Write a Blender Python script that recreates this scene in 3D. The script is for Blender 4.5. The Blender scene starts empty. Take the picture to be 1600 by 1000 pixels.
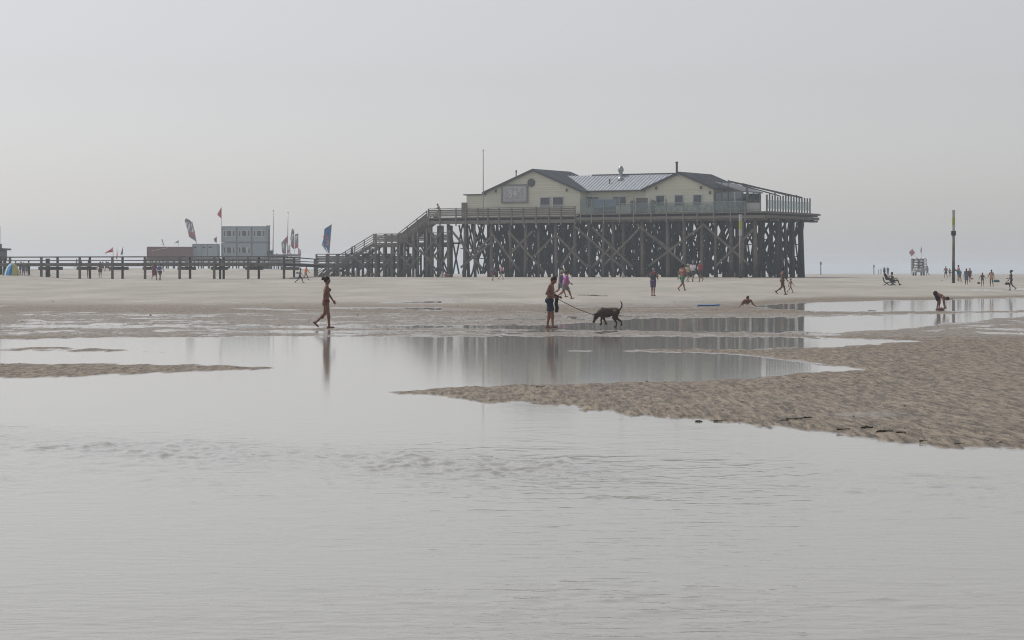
import bpy, math, random
import numpy as np
from mathutils import Vector, Matrix

random.seed(7)
sc = bpy.context.scene
COL = sc.collection
R = math.radians

# ------------------------------------------------------------------ camera, sky, sun, exposure
LENS = 85.0
F = 1600 * LENS / 36.0          # focal length in photo pixels
HC = 1.75                       # camera height above the water
YH = 426.0                      # horizon row in the photo
cd = bpy.data.cameras.new('camera'); cam = bpy.data.objects.new('camera', cd); COL.objects.link(cam)
cam.location = (0, 0, HC); cam.rotation_euler = (R(90), 0, 0)
cd.lens = LENS; cd.sensor_width = 36; cd.sensor_fit = 'HORIZONTAL'
cd.shift_y = -(500 - YH) / 1600.0
cd.clip_start = 0.1; cd.clip_end = 30000
sc.camera = cam

SUN_EL, SUN_AZ = 50.0, -58.0     # azimuth from +Y, clockwise
w = bpy.data.worlds.new("World"); sc.world = w; w.use_nodes = True
nt = w.node_tree; nt.nodes.clear()
sky = nt.nodes.new('ShaderNodeTexSky'); sky.sky_type = 'NISHITA'; sky.sun_disc = False
sky.sun_elevation = R(SUN_EL); sky.sun_rotation = R(SUN_AZ)
sky.air_density = 1.0; sky.dust_density = 1.0; sky.ozone_density = 1.0; sky.altitude = 0
hs = nt.nodes.new('ShaderNodeHueSaturation'); hs.inputs['Saturation'].default_value = 0.22
bg = nt.nodes.new('ShaderNodeBackground'); bg.inputs[1].default_value = 0.075
wo = nt.nodes.new('ShaderNodeOutputWorld')
nt.links.new(sky.outputs[0], hs.inputs['Color']); tn = nt.nodes.new('ShaderNodeMix'); tn.data_type = 'RGBA'; tn.blend_type = 'MULTIPLY'; tn.inputs[0].default_value = 1.0; tn.inputs[7].default_value = (1.045, 1.02, 1.035, 1)
nt.links.new(hs.outputs[0], tn.inputs[6]); nt.links.new(tn.outputs[2], bg.inputs[0]); nt.links.new(bg.outputs[0], wo.inputs[0])

sl = bpy.data.lights.new('sun', 'SUN'); sl.energy = 2.2; sl.angle = R(3.0); sl.color = (1.0, 0.955, 0.89)
so = bpy.data.objects.new('sun', sl); COL.objects.link(so); so.location = (-60, 40, 90)
sd = Vector((math.sin(R(SUN_AZ)) * math.cos(R(SUN_EL)), math.cos(R(SUN_AZ)) * math.cos(R(SUN_EL)), math.sin(R(SUN_EL))))
so.rotation_euler = (-sd).to_track_quat('-Z', 'Y').to_euler()

vs = sc.view_settings
vs.view_transform = 'Standard'; vs.look = 'None'; vs.exposure = 0.43; vs.gamma = 1.0; vs.use_curve_mapping = False
sc.cycles.use_denoising = True
sc.cycles.filter_width = 1.1
try:
    sc.cycles.denoiser = 'OPENIMAGEDENOISE'
    sc.cycles.denoising_prefilter = 'ACCURATE'
except Exception:
    pass
sc.cycles.max_bounces = 8; sc.cycles.volume_bounces = 1; sc.cycles.transparent_max_bounces = 16
sc.cycles.caustics_reflective = False; sc.cycles.caustics_refractive = False
sc.cycles.sample_clamp_indirect = 6.0

# ------------------------------------------------------------------ noise helpers (numpy)
def _hash(ix, iy, seed):
    h = (ix.astype(np.int64) * 374761393 + iy.astype(np.int64) * 668265263 + seed * 974634777) & 0xFFFFFFFF
    h = ((h ^ (h >> 13)) * 1274126177) & 0xFFFFFFFF
    return ((h ^ (h >> 16)) & 0xFFFF) / 32767.5 - 1.0
def vnoise(x, y, seed=0):
    ix = np.floor(x); iy = np.floor(y); fx = x - ix; fy = y - iy
    ux = fx * fx * (3 - 2 * fx); uy = fy * fy * (3 - 2 * fy)
    a = _hash(ix, iy, seed); b = _hash(ix + 1, iy, seed); c = _hash(ix, iy + 1, seed); d = _hash(ix + 1, iy + 1, seed)
    return (a * (1 - ux) + b * ux) * (1 - uy) + (c * (1 - ux) + d * ux) * uy
def fbm(x, y, octs=4, seed=0, gain=0.5):
    r = 0; amp = 1.0; t = 0
    for o in range(octs):
        r = r + amp * vnoise(x * 2 ** o + 17.3 * o, y * 2 ** o - 9.1 * o, seed + o); t += amp; amp *= gain
    return r / t
def sstep(v, a, b):
    t = np.clip((v - a) / (b - a), 0, 1); return t * t * (3 - 2 * t)

# ------------------------------------------------------------------ terrain height
def poly_sd(px, py, poly, sx=0.14):
    """signed distance (positive inside) to a closed polygon, in photo rows"""
    P = np.array(poly, float); P[:, 0] *= sx
    X = px * sx; Y = py
    dmin = np.full(X.shape, 1e9); ins = np.zeros(X.shape, bool)
    n = len(P)
    for i in range(n):
        a = P[i]; b = P[(i + 1) % n]; e = b - a
        wx = X - a[0]; wy = Y - a[1]
        t = np.clip((wx * e[0] + wy * e[1]) / max(e @ e, 1e-9), 0, 1)
        d = (wx - t * e[0]) ** 2 + (wy - t * e[1]) ** 2
        dmin = np.minimum(dmin, d)
        c = (a[1] <= Y) != (b[1] <= Y)
        with np.errstate(divide='ignore', invalid='ignore'):
            xi = a[0] + (Y - a[1]) * e[0] / (e[1] if e[1] != 0 else 1e-9)
        ins ^= c & (X < xi)
    d = np.sqrt(dmin)
    return np.where(ins, d, -d)
BEACH = [(-4000, 428), (5000, 428), (5000, 980), (2000, 744), (1600, 707), (1500, 698), (1400, 690), (1300, 680), (1200, 669), (1100, 661), (1000, 650), (900, 640),
         (800, 630), (660, 619), (600, 612.5), (700, 605), (850, 600), (1000, 597), (1160, 592), (1250, 583), (1335, 577.5), (1290, 571),
         (1240, 565), (1180, 557), (1120, 552), (1000, 549.5), (860, 548), (1000, 547), (1160, 545), (1255, 543), (1370, 537), (1430, 533.5),
         (1300, 529.5), (1255, 527.5), (1000, 526.5), (800, 526), (500, 526.5), (250, 527.5), (120, 529), (0, 531), (-400, 534), (-4000, 540)]
BAR = [(-4000, 545), (-400, 562), (0, 567), (100, 568), (200, 569), (350, 572), (450, 575.5), (380, 578), (250, 583), (100, 590), (0, 591.5), (-400, 600), (-4000, 650)]
SPOT = [(-400, 541), (0, 541.5), (100, 542.5), (200, 546), (250, 549), (150, 550.5), (0, 549.5), (-400, 549)]
POOLS = [
    [(1180, 478.5), (1230, 474.5), (1320, 472.5), (1450, 468.5), (1600, 465), (2400, 452), (2400, 484), (1600, 484.5), (1500, 486), (1380, 486.5), (1280, 486), (1230, 483)],
    [(780, 508), (880, 507), (960, 503), (1000, 498), (1250, 496), (1400, 492), (1600, 488.5), (2400, 478), (2400, 483), (1600, 494), (1500, 503), (1420, 512), (1300, 519.5), (1255, 517.5), (1100, 517), (960, 516), (800, 513)],
    [(-900, 507.5), (0, 508.5), (400, 509.5), (800, 508), (800, 513), (400, 512), (0, 511.5), (-900, 510.5)],
    [(330, 518), (600, 517.4), (900, 517.8), (600, 519.3), (420, 519.2)],
]
def terrain(x, y, detail=True):
    x = np.asarray(x, float); y = np.asarray(y, float)
    D = np.maximum(y, 3.0)
    px = 800 + F * x / D; py = YH + F * HC / D
    s = np.maximum(poly_sd(px, py, BEACH), poly_sd(px, py, BAR))
    s = np.maximum(s, np.minimum(poly_sd(px, py, SPOT), 1.6) - 0.5)
    pool = np.full(x.shape, -1e9)
    for p in POOLS: pool = np.maximum(pool, poly_sd(px, py, p))
    s = np.minimum(s, -pool)
    s = np.where(y < 6, -8.0, s)
    s = s + (1.5 * fbm(x * 0.55, y * 0.16, 4, 13, 0.6) + (2.6 + 5.0 * sstep(py, 590, 660)) * fbm(x * 2.6, y * 0.5, 4, 14, 0.65)) * (1 - sstep(D, 90, 140)) * np.where(y > 12, 1, 0)
    h = 0.036 * np.tanh(s / 5.0)
    d0 = 118 + 40 * sstep(px, 1080, 1320)
    rise = 1.17 * np.clip((D - d0) / (279 - d0), 0, 1)
    rise = np.where(D > 279, 1.17, rise)
    lf = 1 - sstep(px, 420, 760)
    rise = rise + lf * 1.15 * sstep(D, 285, 420) + (1 - sstep(px, 10, 120)) * 0.42 * sstep(D, 205, 248) * (1 - sstep(D, 285, 420))
    land = sstep(s, 0.0, 3.5)
    h = h + rise * land
    if detail:
        flat = 1 - sstep(D, 110, 150)
        h = h + (0.006 * fbm(x * 0.5, y * 0.2, 3, 3) + 0.010 * fbm(x * 2.2, y * 0.55, 4, 4, .6)) * (0.15 + flat) * (1 - 0.5 * sstep(pool, -1.5, 1.0))
        rough = sstep(s, 0.6, 5.0) * flat * (0.55 + 0.45 * sstep(s, 4, 10))
        h = h + rough * (0.007 * fbm(x * 2.6, y * 1.0, 3, 11, 0.6) + 0.008 * fbm(x * 6.0, y * 1.5, 3, 12, 0.6) + 0.011 * fbm(x * 15.0, y * 2.4, 2, 16, 0.6) + 0.012 * fbm(x * 0.35, y * 0.2, 2, 23))
        h = h + sstep(D, 120, 170) * (0.05 * fbm(x * 0.12, y * 0.05, 3, 31) + 0.02 * fbm(x * .7, y * .4, 2, 37))
        h = h + lf * sstep(D, 290, 340) * 0.35 * fbm(x * 0.09, y * 0.04, 3, 41)
    return h, s
def ground_z(x, y):
    return float(terrain(np.array([x]), np.array([y]))[0][0])
_DS = np.geomspace(8, 900, 2600)
def G(px, py):
    """the point of the ground seen at a photo pixel"""
    x = (px - 800) / F * _DS
    z = terrain(x, _DS)[0]
    z = np.maximum(z, 0.0)
    row = YH + F * (HC - z) / _DS
    ok = np.nonzero(row <= py)[0]
    i = ok[0] if len(ok) else len(_DS) - 1
    D = _DS[i]
    return Vector((x[i], D, z[i]))
def W(px, py, D):
    return Vector(((px - 800) / F * D, D, HC + (YH - py) / F * D))

# ------------------------------------------------------------------ materials
MATS = {}
def srgb(c):
    return tuple((v / 12.92 if v <= 0.04045 else ((v + 0.055) / 1.055) ** 2.4) for v in c)
def mat(name, col, rough=0.75, var=0.25, scale=3.0, stretch=(1, 1, 1), bump=0.0, spec=0.4, metal=0.0, col2=None):
    if name in MATS: return MATS[name]
    m = bpy.data.materials.new(name); m.use_nodes = True; t = m.node_tree
    b = t.nodes['Principled BSDF']
    b.inputs['Roughness'].default_value = rough; b.inputs['Specular IOR Level'].default_value = spec; b.inputs['Metallic'].default_value = metal
    tc = t.nodes.new('ShaderNodeTexCoord'); mp = t.nodes.new('ShaderNodeMapping'); mp.inputs['Scale'].default_value = stretch
    no = t.nodes.new('ShaderNodeTexNoise'); no.inputs['Scale'].default_value = scale; no.inputs['Detail'].default_value = 6
    no.inputs['Roughness'].default_value = 0.6
    t.links.new(tc.outputs['Object'], mp.inputs[0]); t.links.new(mp.outputs[0], no.inputs['Vector'])
    mr = t.nodes.new('ShaderNodeMapRange'); mr.inputs[1].default_value = 0.3; mr.inputs[2].default_value = 0.7
    t.links.new(no.outputs[0], mr.inputs[0])
    mx = t.nodes.new('ShaderNodeMix'); mx.data_type = 'RGBA'
    c2 = col2 if col2 else tuple(min(1, c * (1 + var)) for c in col)
    c1 = tuple(c * (1 - var) for c in col) if not col2 else col
    mx.inputs[6].default_value = (*c1, 1); mx.inputs[7].default_value = (*c2, 1)
    t.links.new(mr.outputs[0], mx.inputs[0]); t.links.new(mx.outputs[2], b.inputs['Base Color'])
    if bump:
        bp = t.nodes.new('ShaderNodeBump'); bp.inputs['Strength'].default_value = bump; bp.inputs['Distance'].default_value = 0.03
        t.links.new(no.outputs[0], bp.inputs['Height']); t.links.new(bp.outputs[0], b.inputs['Normal'])
    MATS[name] = m
    return m

# ------------------------------------------------------------------ mesh helpers
LOC = {}
def mesh_np(name, V, Q, smooth=False):
    V = np.asarray(V, np.float32); Q = np.asarray(Q, np.int32)
    me = bpy.data.meshes.new(name)
    me.vertices.add(len(V)); me.vertices.foreach_set('co', V.ravel())
    me.loops.add(Q.size); me.loops.foreach_set('vertex_index', Q.ravel())
    me.polygons.add(len(Q))
    me.polygons.foreach_set('loop_start', np.arange(0, Q.size, Q.shape[1], dtype=np.int32))
    me.polygons.foreach_set('loop_total', np.full(len(Q), Q.shape[1], np.int32))
    if smooth: me.polygons.foreach_set('use_smooth', np.ones(len(Q), bool))
    me.update(calc_edges=True); me.validate()
    return me
def link(name, me, material, parent=None, loc=None):
    o = bpy.data.objects.new(name, me); COL.objects.link(o)
    if material: me.materials.append(material)
    if parent is not None: o.parent = parent
    if loc is not None: o.location = loc
    return o
def tag(o, label=None, cat=None, group=None, kind=None):
    if label: o['label'] = label
    if cat: o['category'] = cat
    if group: o['group'] = group
    if kind: o['kind'] = kind
    return o
def thing(name, label, cat, loc=(0, 0, 0), rz=0.0, group=None):
    o = bpy.data.objects.new(name, None); COL.objects.link(o); o.empty_display_size = 0.3
    o.location = loc; o.rotation_euler = (0, 0, rz); LOC[o.name] = Vector(loc)
    return tag(o, label, cat, group)
class MB:
    """collects shapes in world coordinates, builds ONE mesh"""
    def __init__(self): self.v = []; self.f = []
    def add(self, vs, fs):
        n = len(self.v); self.v += [tuple(p) for p in vs]; self.f += [tuple(i + n for i in f) for f in fs]
    def hexa(self, p):
        self.add(p, [(0, 3, 2, 1), (4, 5, 6, 7), (0, 1, 5, 4), (1, 2, 6, 5), (2, 3, 7, 6), (3, 0, 4, 7)])
    def box(self, c, s, ax=None):
        c = Vector(c); X, Y, Z = ax if ax else (Vector((1, 0, 0)), Vector((0, 1, 0)), Vector((0, 0, 1)))
        p = []
        for sz in (-.5, .5):
            for sx, sy in ((-.5, -.5), (.5, -.5), (.5, .5), (-.5, .5)):
                p.append(c + X * s[0] * sx + Y * s[1] * sy + Z * s[2] * sz)
        self.hexa(p)
    def beam(self, a, b, wd, ht=None, up=(0, 0, 1)):
        a = Vector(a); b = Vector(b); d = b - a; L = d.length
        if L < 1e-6: return
        d /= L; up = Vector(up); s = d.cross(up)
        if s.length < 1e-3: s = d.cross(Vector((0.906, -0.42, 0)))
        s.normalize(); t = s.cross(d)
        self.box((a + b) / 2, (wd, L, ht or wd), (s, d, t))
    def tube(self, a, b, r0, r1=None, n=8, caps=True):
        a = Vector(a); b = Vector(b); d = (b - a).normalized(); r1 = r0 if r1 is None else r1
        s = d.orthogonal().normalized(); t = d.cross(s); vs = []
        for c, r in ((a, r0), (b, r1)):
            for i in range(n):
                q = 2 * math.pi * i / n; vs.append(c + s * (r * math.cos(q)) + t * (r * math.sin(q)))
        fs = [(i, (i + 1) % n, n + (i + 1) % n, n + i) for i in range(n)]
        if caps: fs += [tuple(reversed(range(n))), tuple(range(n, 2 * n))]
        self.add(vs, fs)
    def path(self, pts, r, n=6):
        for a, b in zip(pts, pts[1:]): self.tube(a, b, r, r, n)
    def lathe(self, c, prof, n=12):
        c = Vector(c); vs = []
        for r, z in prof:
            for i in range(n):
                q = 2 * math.pi * i / n; vs.append(c + Vector((r * math.cos(q), r * math.sin(q), z)))
        fs = []
        for k in range(len(prof) - 1):
            for i in range(n): fs.append((k * n + i, k * n + (i + 1) % n, (k + 1) * n + (i + 1) % n, (k + 1) * n + i))
        fs += [tuple(reversed(range(n))), tuple(range((len(prof) - 1) * n, len(prof) * n))]
        self.add(vs, fs)
    def prism(self, pts, off):
        pts = [Vector(p) for p in pts]; off = Vector(off); n = len(pts)
        self.add(pts + [p + off for p in pts], [tuple(reversed(range(n))), tuple(range(n, 2 * n))] + [(i, (i + 1) % n, n + (i + 1) % n, n + i) for i in range(n)])
    def build(self, name, material, parent=None, origin=None, smooth=False):
        if parent is not None:
            r = parent
            while r.parent: r = r.parent
            o0 = LOC.get(r.name, Vector((0, 0, 0))); loc = None
        else:
            o0 = Vector(origin) if origin is not None else Vector((0, 0, 0)); loc = o0
        me = bpy.data.meshes.new(name); me.from_pydata([tuple(Vector(p) - o0) for p in self.v], [], self.f)
        import bmesh
        bm = bmesh.new(); bm.from_mesh(me); bmesh.ops.recalc_face_normals(bm, faces=bm.faces); bm.to_mesh(me); bm.free()
        if smooth:
            for p in me.polygons: p.use_smooth = True
        o = link(name, me, material, parent, loc)
        if parent is None: LOC[o.name] = o0
        return o

# ------------------------------------------------------------------ THE SETTING: ground and water
def wet_nodes():
    m = bpy.data.materials.new('sand'); m.use_nodes = True; t = m.node_tree; b = t.nodes['Principled BSDF']
    N = t.nodes.new; L = t.links.new
    at = N('ShaderNodeAttribute'); at.attribute_name = 'wet'
    fl = N('ShaderNodeAttribute'); fl.attribute_name = 'film'
    tc = N('ShaderNodeTexCoord')
    n1 = N('ShaderNodeTexNoise'); n1.inputs['Scale'].default_value = 0.16; n1.inputs['Detail'].default_value = 10; n1.inputs['Roughness'].default_value = 0.72
    mp = N('ShaderNodeMapping'); mp.inputs['Scale'].default_value = (1, 0.35, 1)
    L(tc.outputs['Object'], mp.inputs[0]); L(mp.outputs[0], n1.inputs['Vector'])
    n2 = N('ShaderNodeTexNoise'); n2.inputs['Scale'].default_value = 13.0; n2.inputs['Detail'].default_value = 6; n2.inputs['Roughness'].default_value = 0.72
    mp2 = N('ShaderNodeMapping'); mp2.inputs['Scale'].default_value = (1, 0.13, 1)
    L(tc.outputs['Object'], mp2.inputs[0]); L(mp2.outputs[0], n2.inputs['Vector'])
    # dry / damp / wet sand colours
    dry = N('ShaderNodeMix'); dry.data_type = 'RGBA'; dry.inputs[6].default_value = (0.255, 0.236, 0.203, 1); dry.inputs[7].default_value = (0.40, 0.373, 0.325, 1)
    wt = N('ShaderNodeMix'); wt.data_type = 'RGBA'; wt.inputs[6].default_value = (0.052, 0.041, 0.029, 1); wt.inputs[7].default_value = (0.265, 0.214, 0.155, 1)
    r1 = N('ShaderNodeMapRange'); r1.inputs[1].default_value = 0.35; r1.inputs[2].default_value = 0.65; L(n1.outputs[0], r1.inputs[0])
    r2 = N('ShaderNodeMapRange'); r2.inputs[1].default_value = 0.38; r2.inputs[2].default_value = 0.60; L(n2.outputs[0], r2.inputs[0])
    L(r1.outputs[0], dry.inputs[0]); L(r2.outputs[0], wt.inputs[0])
    mx = N('ShaderNodeMix'); mx.data_type = 'RGBA'; L(at.outputs['Fac'], mx.inputs[0]); L(dry.outputs[2], mx.inputs[6]); L(wt.outputs[2], mx.inputs[7])
    L(mx.outputs[2], b.inputs['Base Color'])
    ro = N('ShaderNodeMapRange'); ro.inputs[3].default_value = 0.62; ro.inputs[4].default_value = 0.04; L(fl.outputs['Fac'], ro.inputs[0])
    L(ro.outputs[0], b.inputs['Roughness'])
    b.inputs['Specular IOR Level'].default_value = 0.35
    bp = N('ShaderNodeBump'); bp.inputs['Distance'].default_value = 0.05
    bs = N('ShaderNodeMapRange'); bs.inputs[3].default_value = 0.9; bs.inputs[4].default_value = 0.02; L(fl.outputs['Fac'], bs.inputs[0]); L(bs.outputs[0], bp.inputs['Strength'])
    L(n2.outputs[0], bp.inputs['Height']); L(bp.outputs[0], b.inputs['Normal'])
    return m

rows_near = YH + np.geomspace(900, 150, 60)[:-1]
rows = np.concatenate([rows_near, np.linspace(576 + 0, 432, 420)[0:1], ])
pyr = np.concatenate([YH + np.linspace(574, 290, 60), YH + np.linspace(289, 62, 430), YH + np.linspace(61.5, 26, 90), YH + np.linspace(25.5, 14, 36)])
Dr = np.concatenate([np.array([-40, -15, -4, 3, 6, 8]), F * HC / (pyr - YH), np.geomspace(480, 6000, 40)])
tc_ = np.linspace(-760 - 0, 760 + 0, 0)
tcol = np.concatenate([-np.geomspace(4.0, 0.25, 24), np.linspace(-0.245, 0.245, 930), np.geomspace(0.25, 4.0, 24)])
TT, DD = np.meshgrid(tcol, Dr)
XX = TT * np.maximum(DD, 14.0); YY = DD.copy()
zz, ss = terrain(XX, YY)
nr, nc = XX.shape
idx = np.arange(nr * nc).reshape(nr, nc)
quads = np.stack([idx[:-1, :-1], idx[:-1, 1:], idx[1:, 1:], idx[1:, :-1]], -1).reshape(-1, 4)
me = mesh_np('beach', np.stack([XX, YY, zz], -1).reshape(-1, 3), quads, True)
PX = 800 + F * XX / np.maximum(YY, 3); PYR = YH + F * (HC - np.maximum(zz, 0)) / np.maximum(YY, 3)
wet = 1 - sstep(YY, 100, 142) * sstep(zz, 0.03, 0.16)
wet = np.clip(wet - 0.05 * sstep(ss, 6, 30) + 0.12 * fbm(XX * 0.12, YY * 0.05, 3, 77), 0, 1)
wet = np.maximum(wet, 0.0)
# thin films of water lying on the flats
FILMS = [[(350, 482), (520, 480), (800, 481), (800, 485), (600, 486), (450, 485)], [(560, 473), (800, 467), (900, 466.5), (1100, 466), (1100, 470), (850, 470), (700, 474)],
         [(840, 486.5), (1000, 486), (1130, 487), (980, 488.5)], [(880, 476), (1020, 473), (1180, 473), (1180, 478), (1000, 478)], [(-100, 488), (60, 487), (210, 488.2), (60, 490)],
         [(1480, 452.6), (1620, 450), (1900, 449), (1900, 455), (1620, 455), (1530, 454)], [(1545, 448), (1700, 446), (1700, 449), (1600, 449.2)],
         [(1470, 641), (1520, 638), (1600, 637), (1640, 641), (1560, 645), (1500, 645)], [(1290, 646), (1360, 643), (1420, 646), (1400, 651), (1330, 652)], [(1460, 614), (1530, 611), (1570, 611), (1520, 615)]]
film = np.zeros(XX.shape)
for p in FILMS:
    film = np.maximum(film, sstep(poly_sd(PX, PYR, p), -1.6, 1.2) * (0.4 if p[0][1] > 600 else 1.0))
film = film * sstep(fbm(XX * 0.5, YY * 0.10, 4, 91) + 0.35, 0.1, 0.5) * np.where((PX > 690) & (PX < 1270), 0.42, 1.0)
damp = sstep(PYR, 486, 492) * (1 - sstep(PYR, 522, 530))
film = np.maximum(film, 0.95 * sstep(fbm(XX * 0.8, YY * 0.45, 5, 93, .65), 0.0, 0.3) * damp)
film = np.maximum(film, 0.35 * damp)
damp2 = sstep(PYR, 455, 468) * (1 - sstep(PYR, 486, 492)) * (PX < 1250)
film = np.maximum(film, 0.6 * sstep(fbm(XX * 0.25, YY * 0.14, 5, 95, .65), 0.12, 0.42) * damp2)
film = np.maximum(film, 1 - sstep(zz, 0.000, 0.012))
a = me.attributes.new('wet', 'FLOAT', 'POINT'); a.data.foreach_set('value', wet.ravel().astype(np.float32))
a = me.attributes.new('film', 'FLOAT', 'POINT'); a.data.foreach_set('value', film.ravel().astype(np.float32))
beach = link('beach', me, wet_nodes()); tag(beach, kind='structure')

def water_mat():
    m = bpy.data.materials.new('water'); m.use_nodes = True; t = m.node_tree; b = t.nodes['Principled BSDF']; N = t.nodes.new; L = t.links.new
    b.inputs['Base Color'].default_value = (0.275, 0.265, 0.235, 1); b.inputs['Roughness'].default_value = 0.058; b.inputs['IOR'].default_value = 1.333
    b.inputs['Specular IOR Level'].default_value = 0.5
    at = N('ShaderNodeAttribute'); at.attribute_name = 'ripple'
    tc = N('ShaderNodeTexCoord')
    def noise(scale, stretch, det=3, dist=0.0):
        mp = N('ShaderNodeMapping'); mp.inputs['Scale'].default_value = stretch; L(tc.outputs['Object'], mp.inputs[0])
        n = N('ShaderNodeTexNoise'); n.inputs['Scale'].default_value = scale; n.inputs['Detail'].default_value = det; n.inputs['Distortion'].default_value = dist
        L(mp.outputs[0], n.inputs['Vector']); return n
    n1 = noise(4.6, (0.6, 1.6, 1), 4, 0.5); n2 = noise(1.3, (0.4, 1.5, 1), 2, 0.3)
    ad = N('ShaderNodeMath'); ad.operation = 'MULTIPLY_ADD'; ad.inputs[1].default_value = 0.5; L(n2.outputs[0], ad.inputs[0]); L(n1.outputs[0], ad.inputs[2])
    bp = N('ShaderNodeBump'); bp.inputs['Distance'].default_value = 0.055
    L(at.outputs['Fac'], bp.inputs['Strength']); L(ad.outputs[0], bp.inputs['Height']); L(bp.outputs[0], b.inputs['Normal'])
    return m
pyn = np.linspace(574, 142, 620)
wD = np.concatenate([np.array([-40, -15, -4, 3, 6, 8]), F * HC / pyn, F * HC / np.linspace(141, 48, 110), np.array([150., 175.])])
wt_ = np.concatenate([-np.geomspace(4.0, 0.23, 20), np.linspace(-0.225, 0.225, 860), np.geomspace(0.23, 4.0, 20)])
TT, DD = np.meshgrid(wt_, wD); XX = TT * np.maximum(DD, 14.0); YY = DD
pyw = YH + F * HC / np.maximum(YY, 3); pxw = 800 + F * XX / np.maximum(YY, 3)
c1 = 672 + pxw * 0.058
band = np.exp(-((pyw - c1 - 14) / 20) ** 2) * (1 - sstep(pxw, 880, 1080)) + 0.40 * np.exp(-((pyw - 742 - pxw * .012) / 34) ** 2)
amp = 0.00016 + 0.0004 * sstep(pyw, 640, 700) + 0.0010 * sstep(pyw, 740, 800) + 0.0075 * sstep(pyw, 880, 1010)
amp = amp * (0.25 + 1.6 * sstep(fbm(XX * 0.3, YY * 0.28, 3, 8), -.35, .5))
amp = amp + 0.015 * band * (.3 + .7 * sstep(fbm(XX * 1.1, YY * .55, 3, 5), -.42, .42))
amp = amp * sstep(pyw, 560, 640) * (YY > 7)
wn_ = fbm(XX * 5.2 + .7 * vnoise(XX * .8, YY * .6, 61), YY * 4.4, 3, 51, .5)
wn2_ = fbm(XX * 8.5, YY * 6.0, 2, 55, .5)
wv = 0.45 * wn_ + 0.9 * np.maximum(wn_ - .12, 0) ** 1.4 + 0.5 * wn2_ * (.25 + 1.2 * np.clip(band, 0, 1)) + 0.35 * vnoise(XX * 1.1, YY * 2.2, 57)
zw = amp * wv * 1.6
rip = np.full(XX.shape, 0.012) + 0.026 * sstep(pyw, 640, 720) + 0.05 * sstep(pyw, 770, 840) + 0.08 * sstep(pyw, 880, 1000) + 0.12 * band
nr, nc = XX.shape; idx = np.arange(nr * nc).reshape(nr, nc)
quads = np.stack([idx[:-1, :-1], idx[:-1, 1:], idx[1:, 1:], idx[1:, :-1]], -1).reshape(-1, 4)
me = mesh_np('water', np.stack([XX, YY, zw], -1).reshape(-1, 3), quads, True)
a = me.attributes.new('ripple', 'FLOAT', 'POINT'); a.data.foreach_set('value', rip.ravel().astype(np.float32))
water = link('water', me, water_mat()); tag(water, kind='structure')

# ------------------------------------------------------------------ wood and other materials
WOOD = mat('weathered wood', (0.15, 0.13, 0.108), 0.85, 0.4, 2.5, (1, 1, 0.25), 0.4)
WOODM = mat('brown braces', (0.155, 0.135, 0.112), 0.85, 0.35, 2.0, (1, 1, 1), 0.4)
WOODD = mat('dark timber', (0.034, 0.037, 0.037), 0.8, 0.45, 3.0, (1, 1, 0.2), 0.4)  # much darker timber tone, mostly for joists, back rows and rear rails
def tide(m, z0, z1, col):
    t = m.node_tree; b = t.nodes['Principled BSDF']; N = t.nodes.new; L = t.links.new; src = b.inputs['Base Color'].links[0].from_socket
    ge = N('ShaderNodeNewGeometry'); sp = N('ShaderNodeSeparateXYZ'); L(ge.outputs['Position'], sp.inputs[0])
    no = N('ShaderNodeTexNoise'); no.inputs['Scale'].default_value = 1.2; no.inputs['Detail'].default_value = 4; L(ge.outputs['Position'], no.inputs['Vector'])
    ad = N('ShaderNodeMath'); ad.operation = 'MULTIPLY_ADD'; ad.inputs[1].default_value = 1.6; L(no.outputs[0], ad.inputs[0]); L(sp.outputs[2], ad.inputs[2])
    mr = N('ShaderNodeMapRange'); mr.inputs[1].default_value = z0 + .8; mr.inputs[2].default_value = z1 + .8; mr.inputs[3].default_value = .85; mr.inputs[4].default_value = 0; L(ad.outputs[0], mr.inputs[0])
    mx = N('ShaderNodeMix'); mx.data_type = 'RGBA'; mx.inputs[7].default_value = (*col, 1); L(mr.outputs[0], mx.inputs[0]); L(src, mx.inputs[6]); L(mx.outputs[2], b.inputs['Base Color'])
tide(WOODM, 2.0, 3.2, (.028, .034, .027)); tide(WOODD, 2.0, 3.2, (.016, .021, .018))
WOODL = mat('grey planks', (0.20, 0.183, 0.162), 0.85, 0.3, 2.0, (0.3, 0.3, 3), 0.4)
CREAM = None
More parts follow.
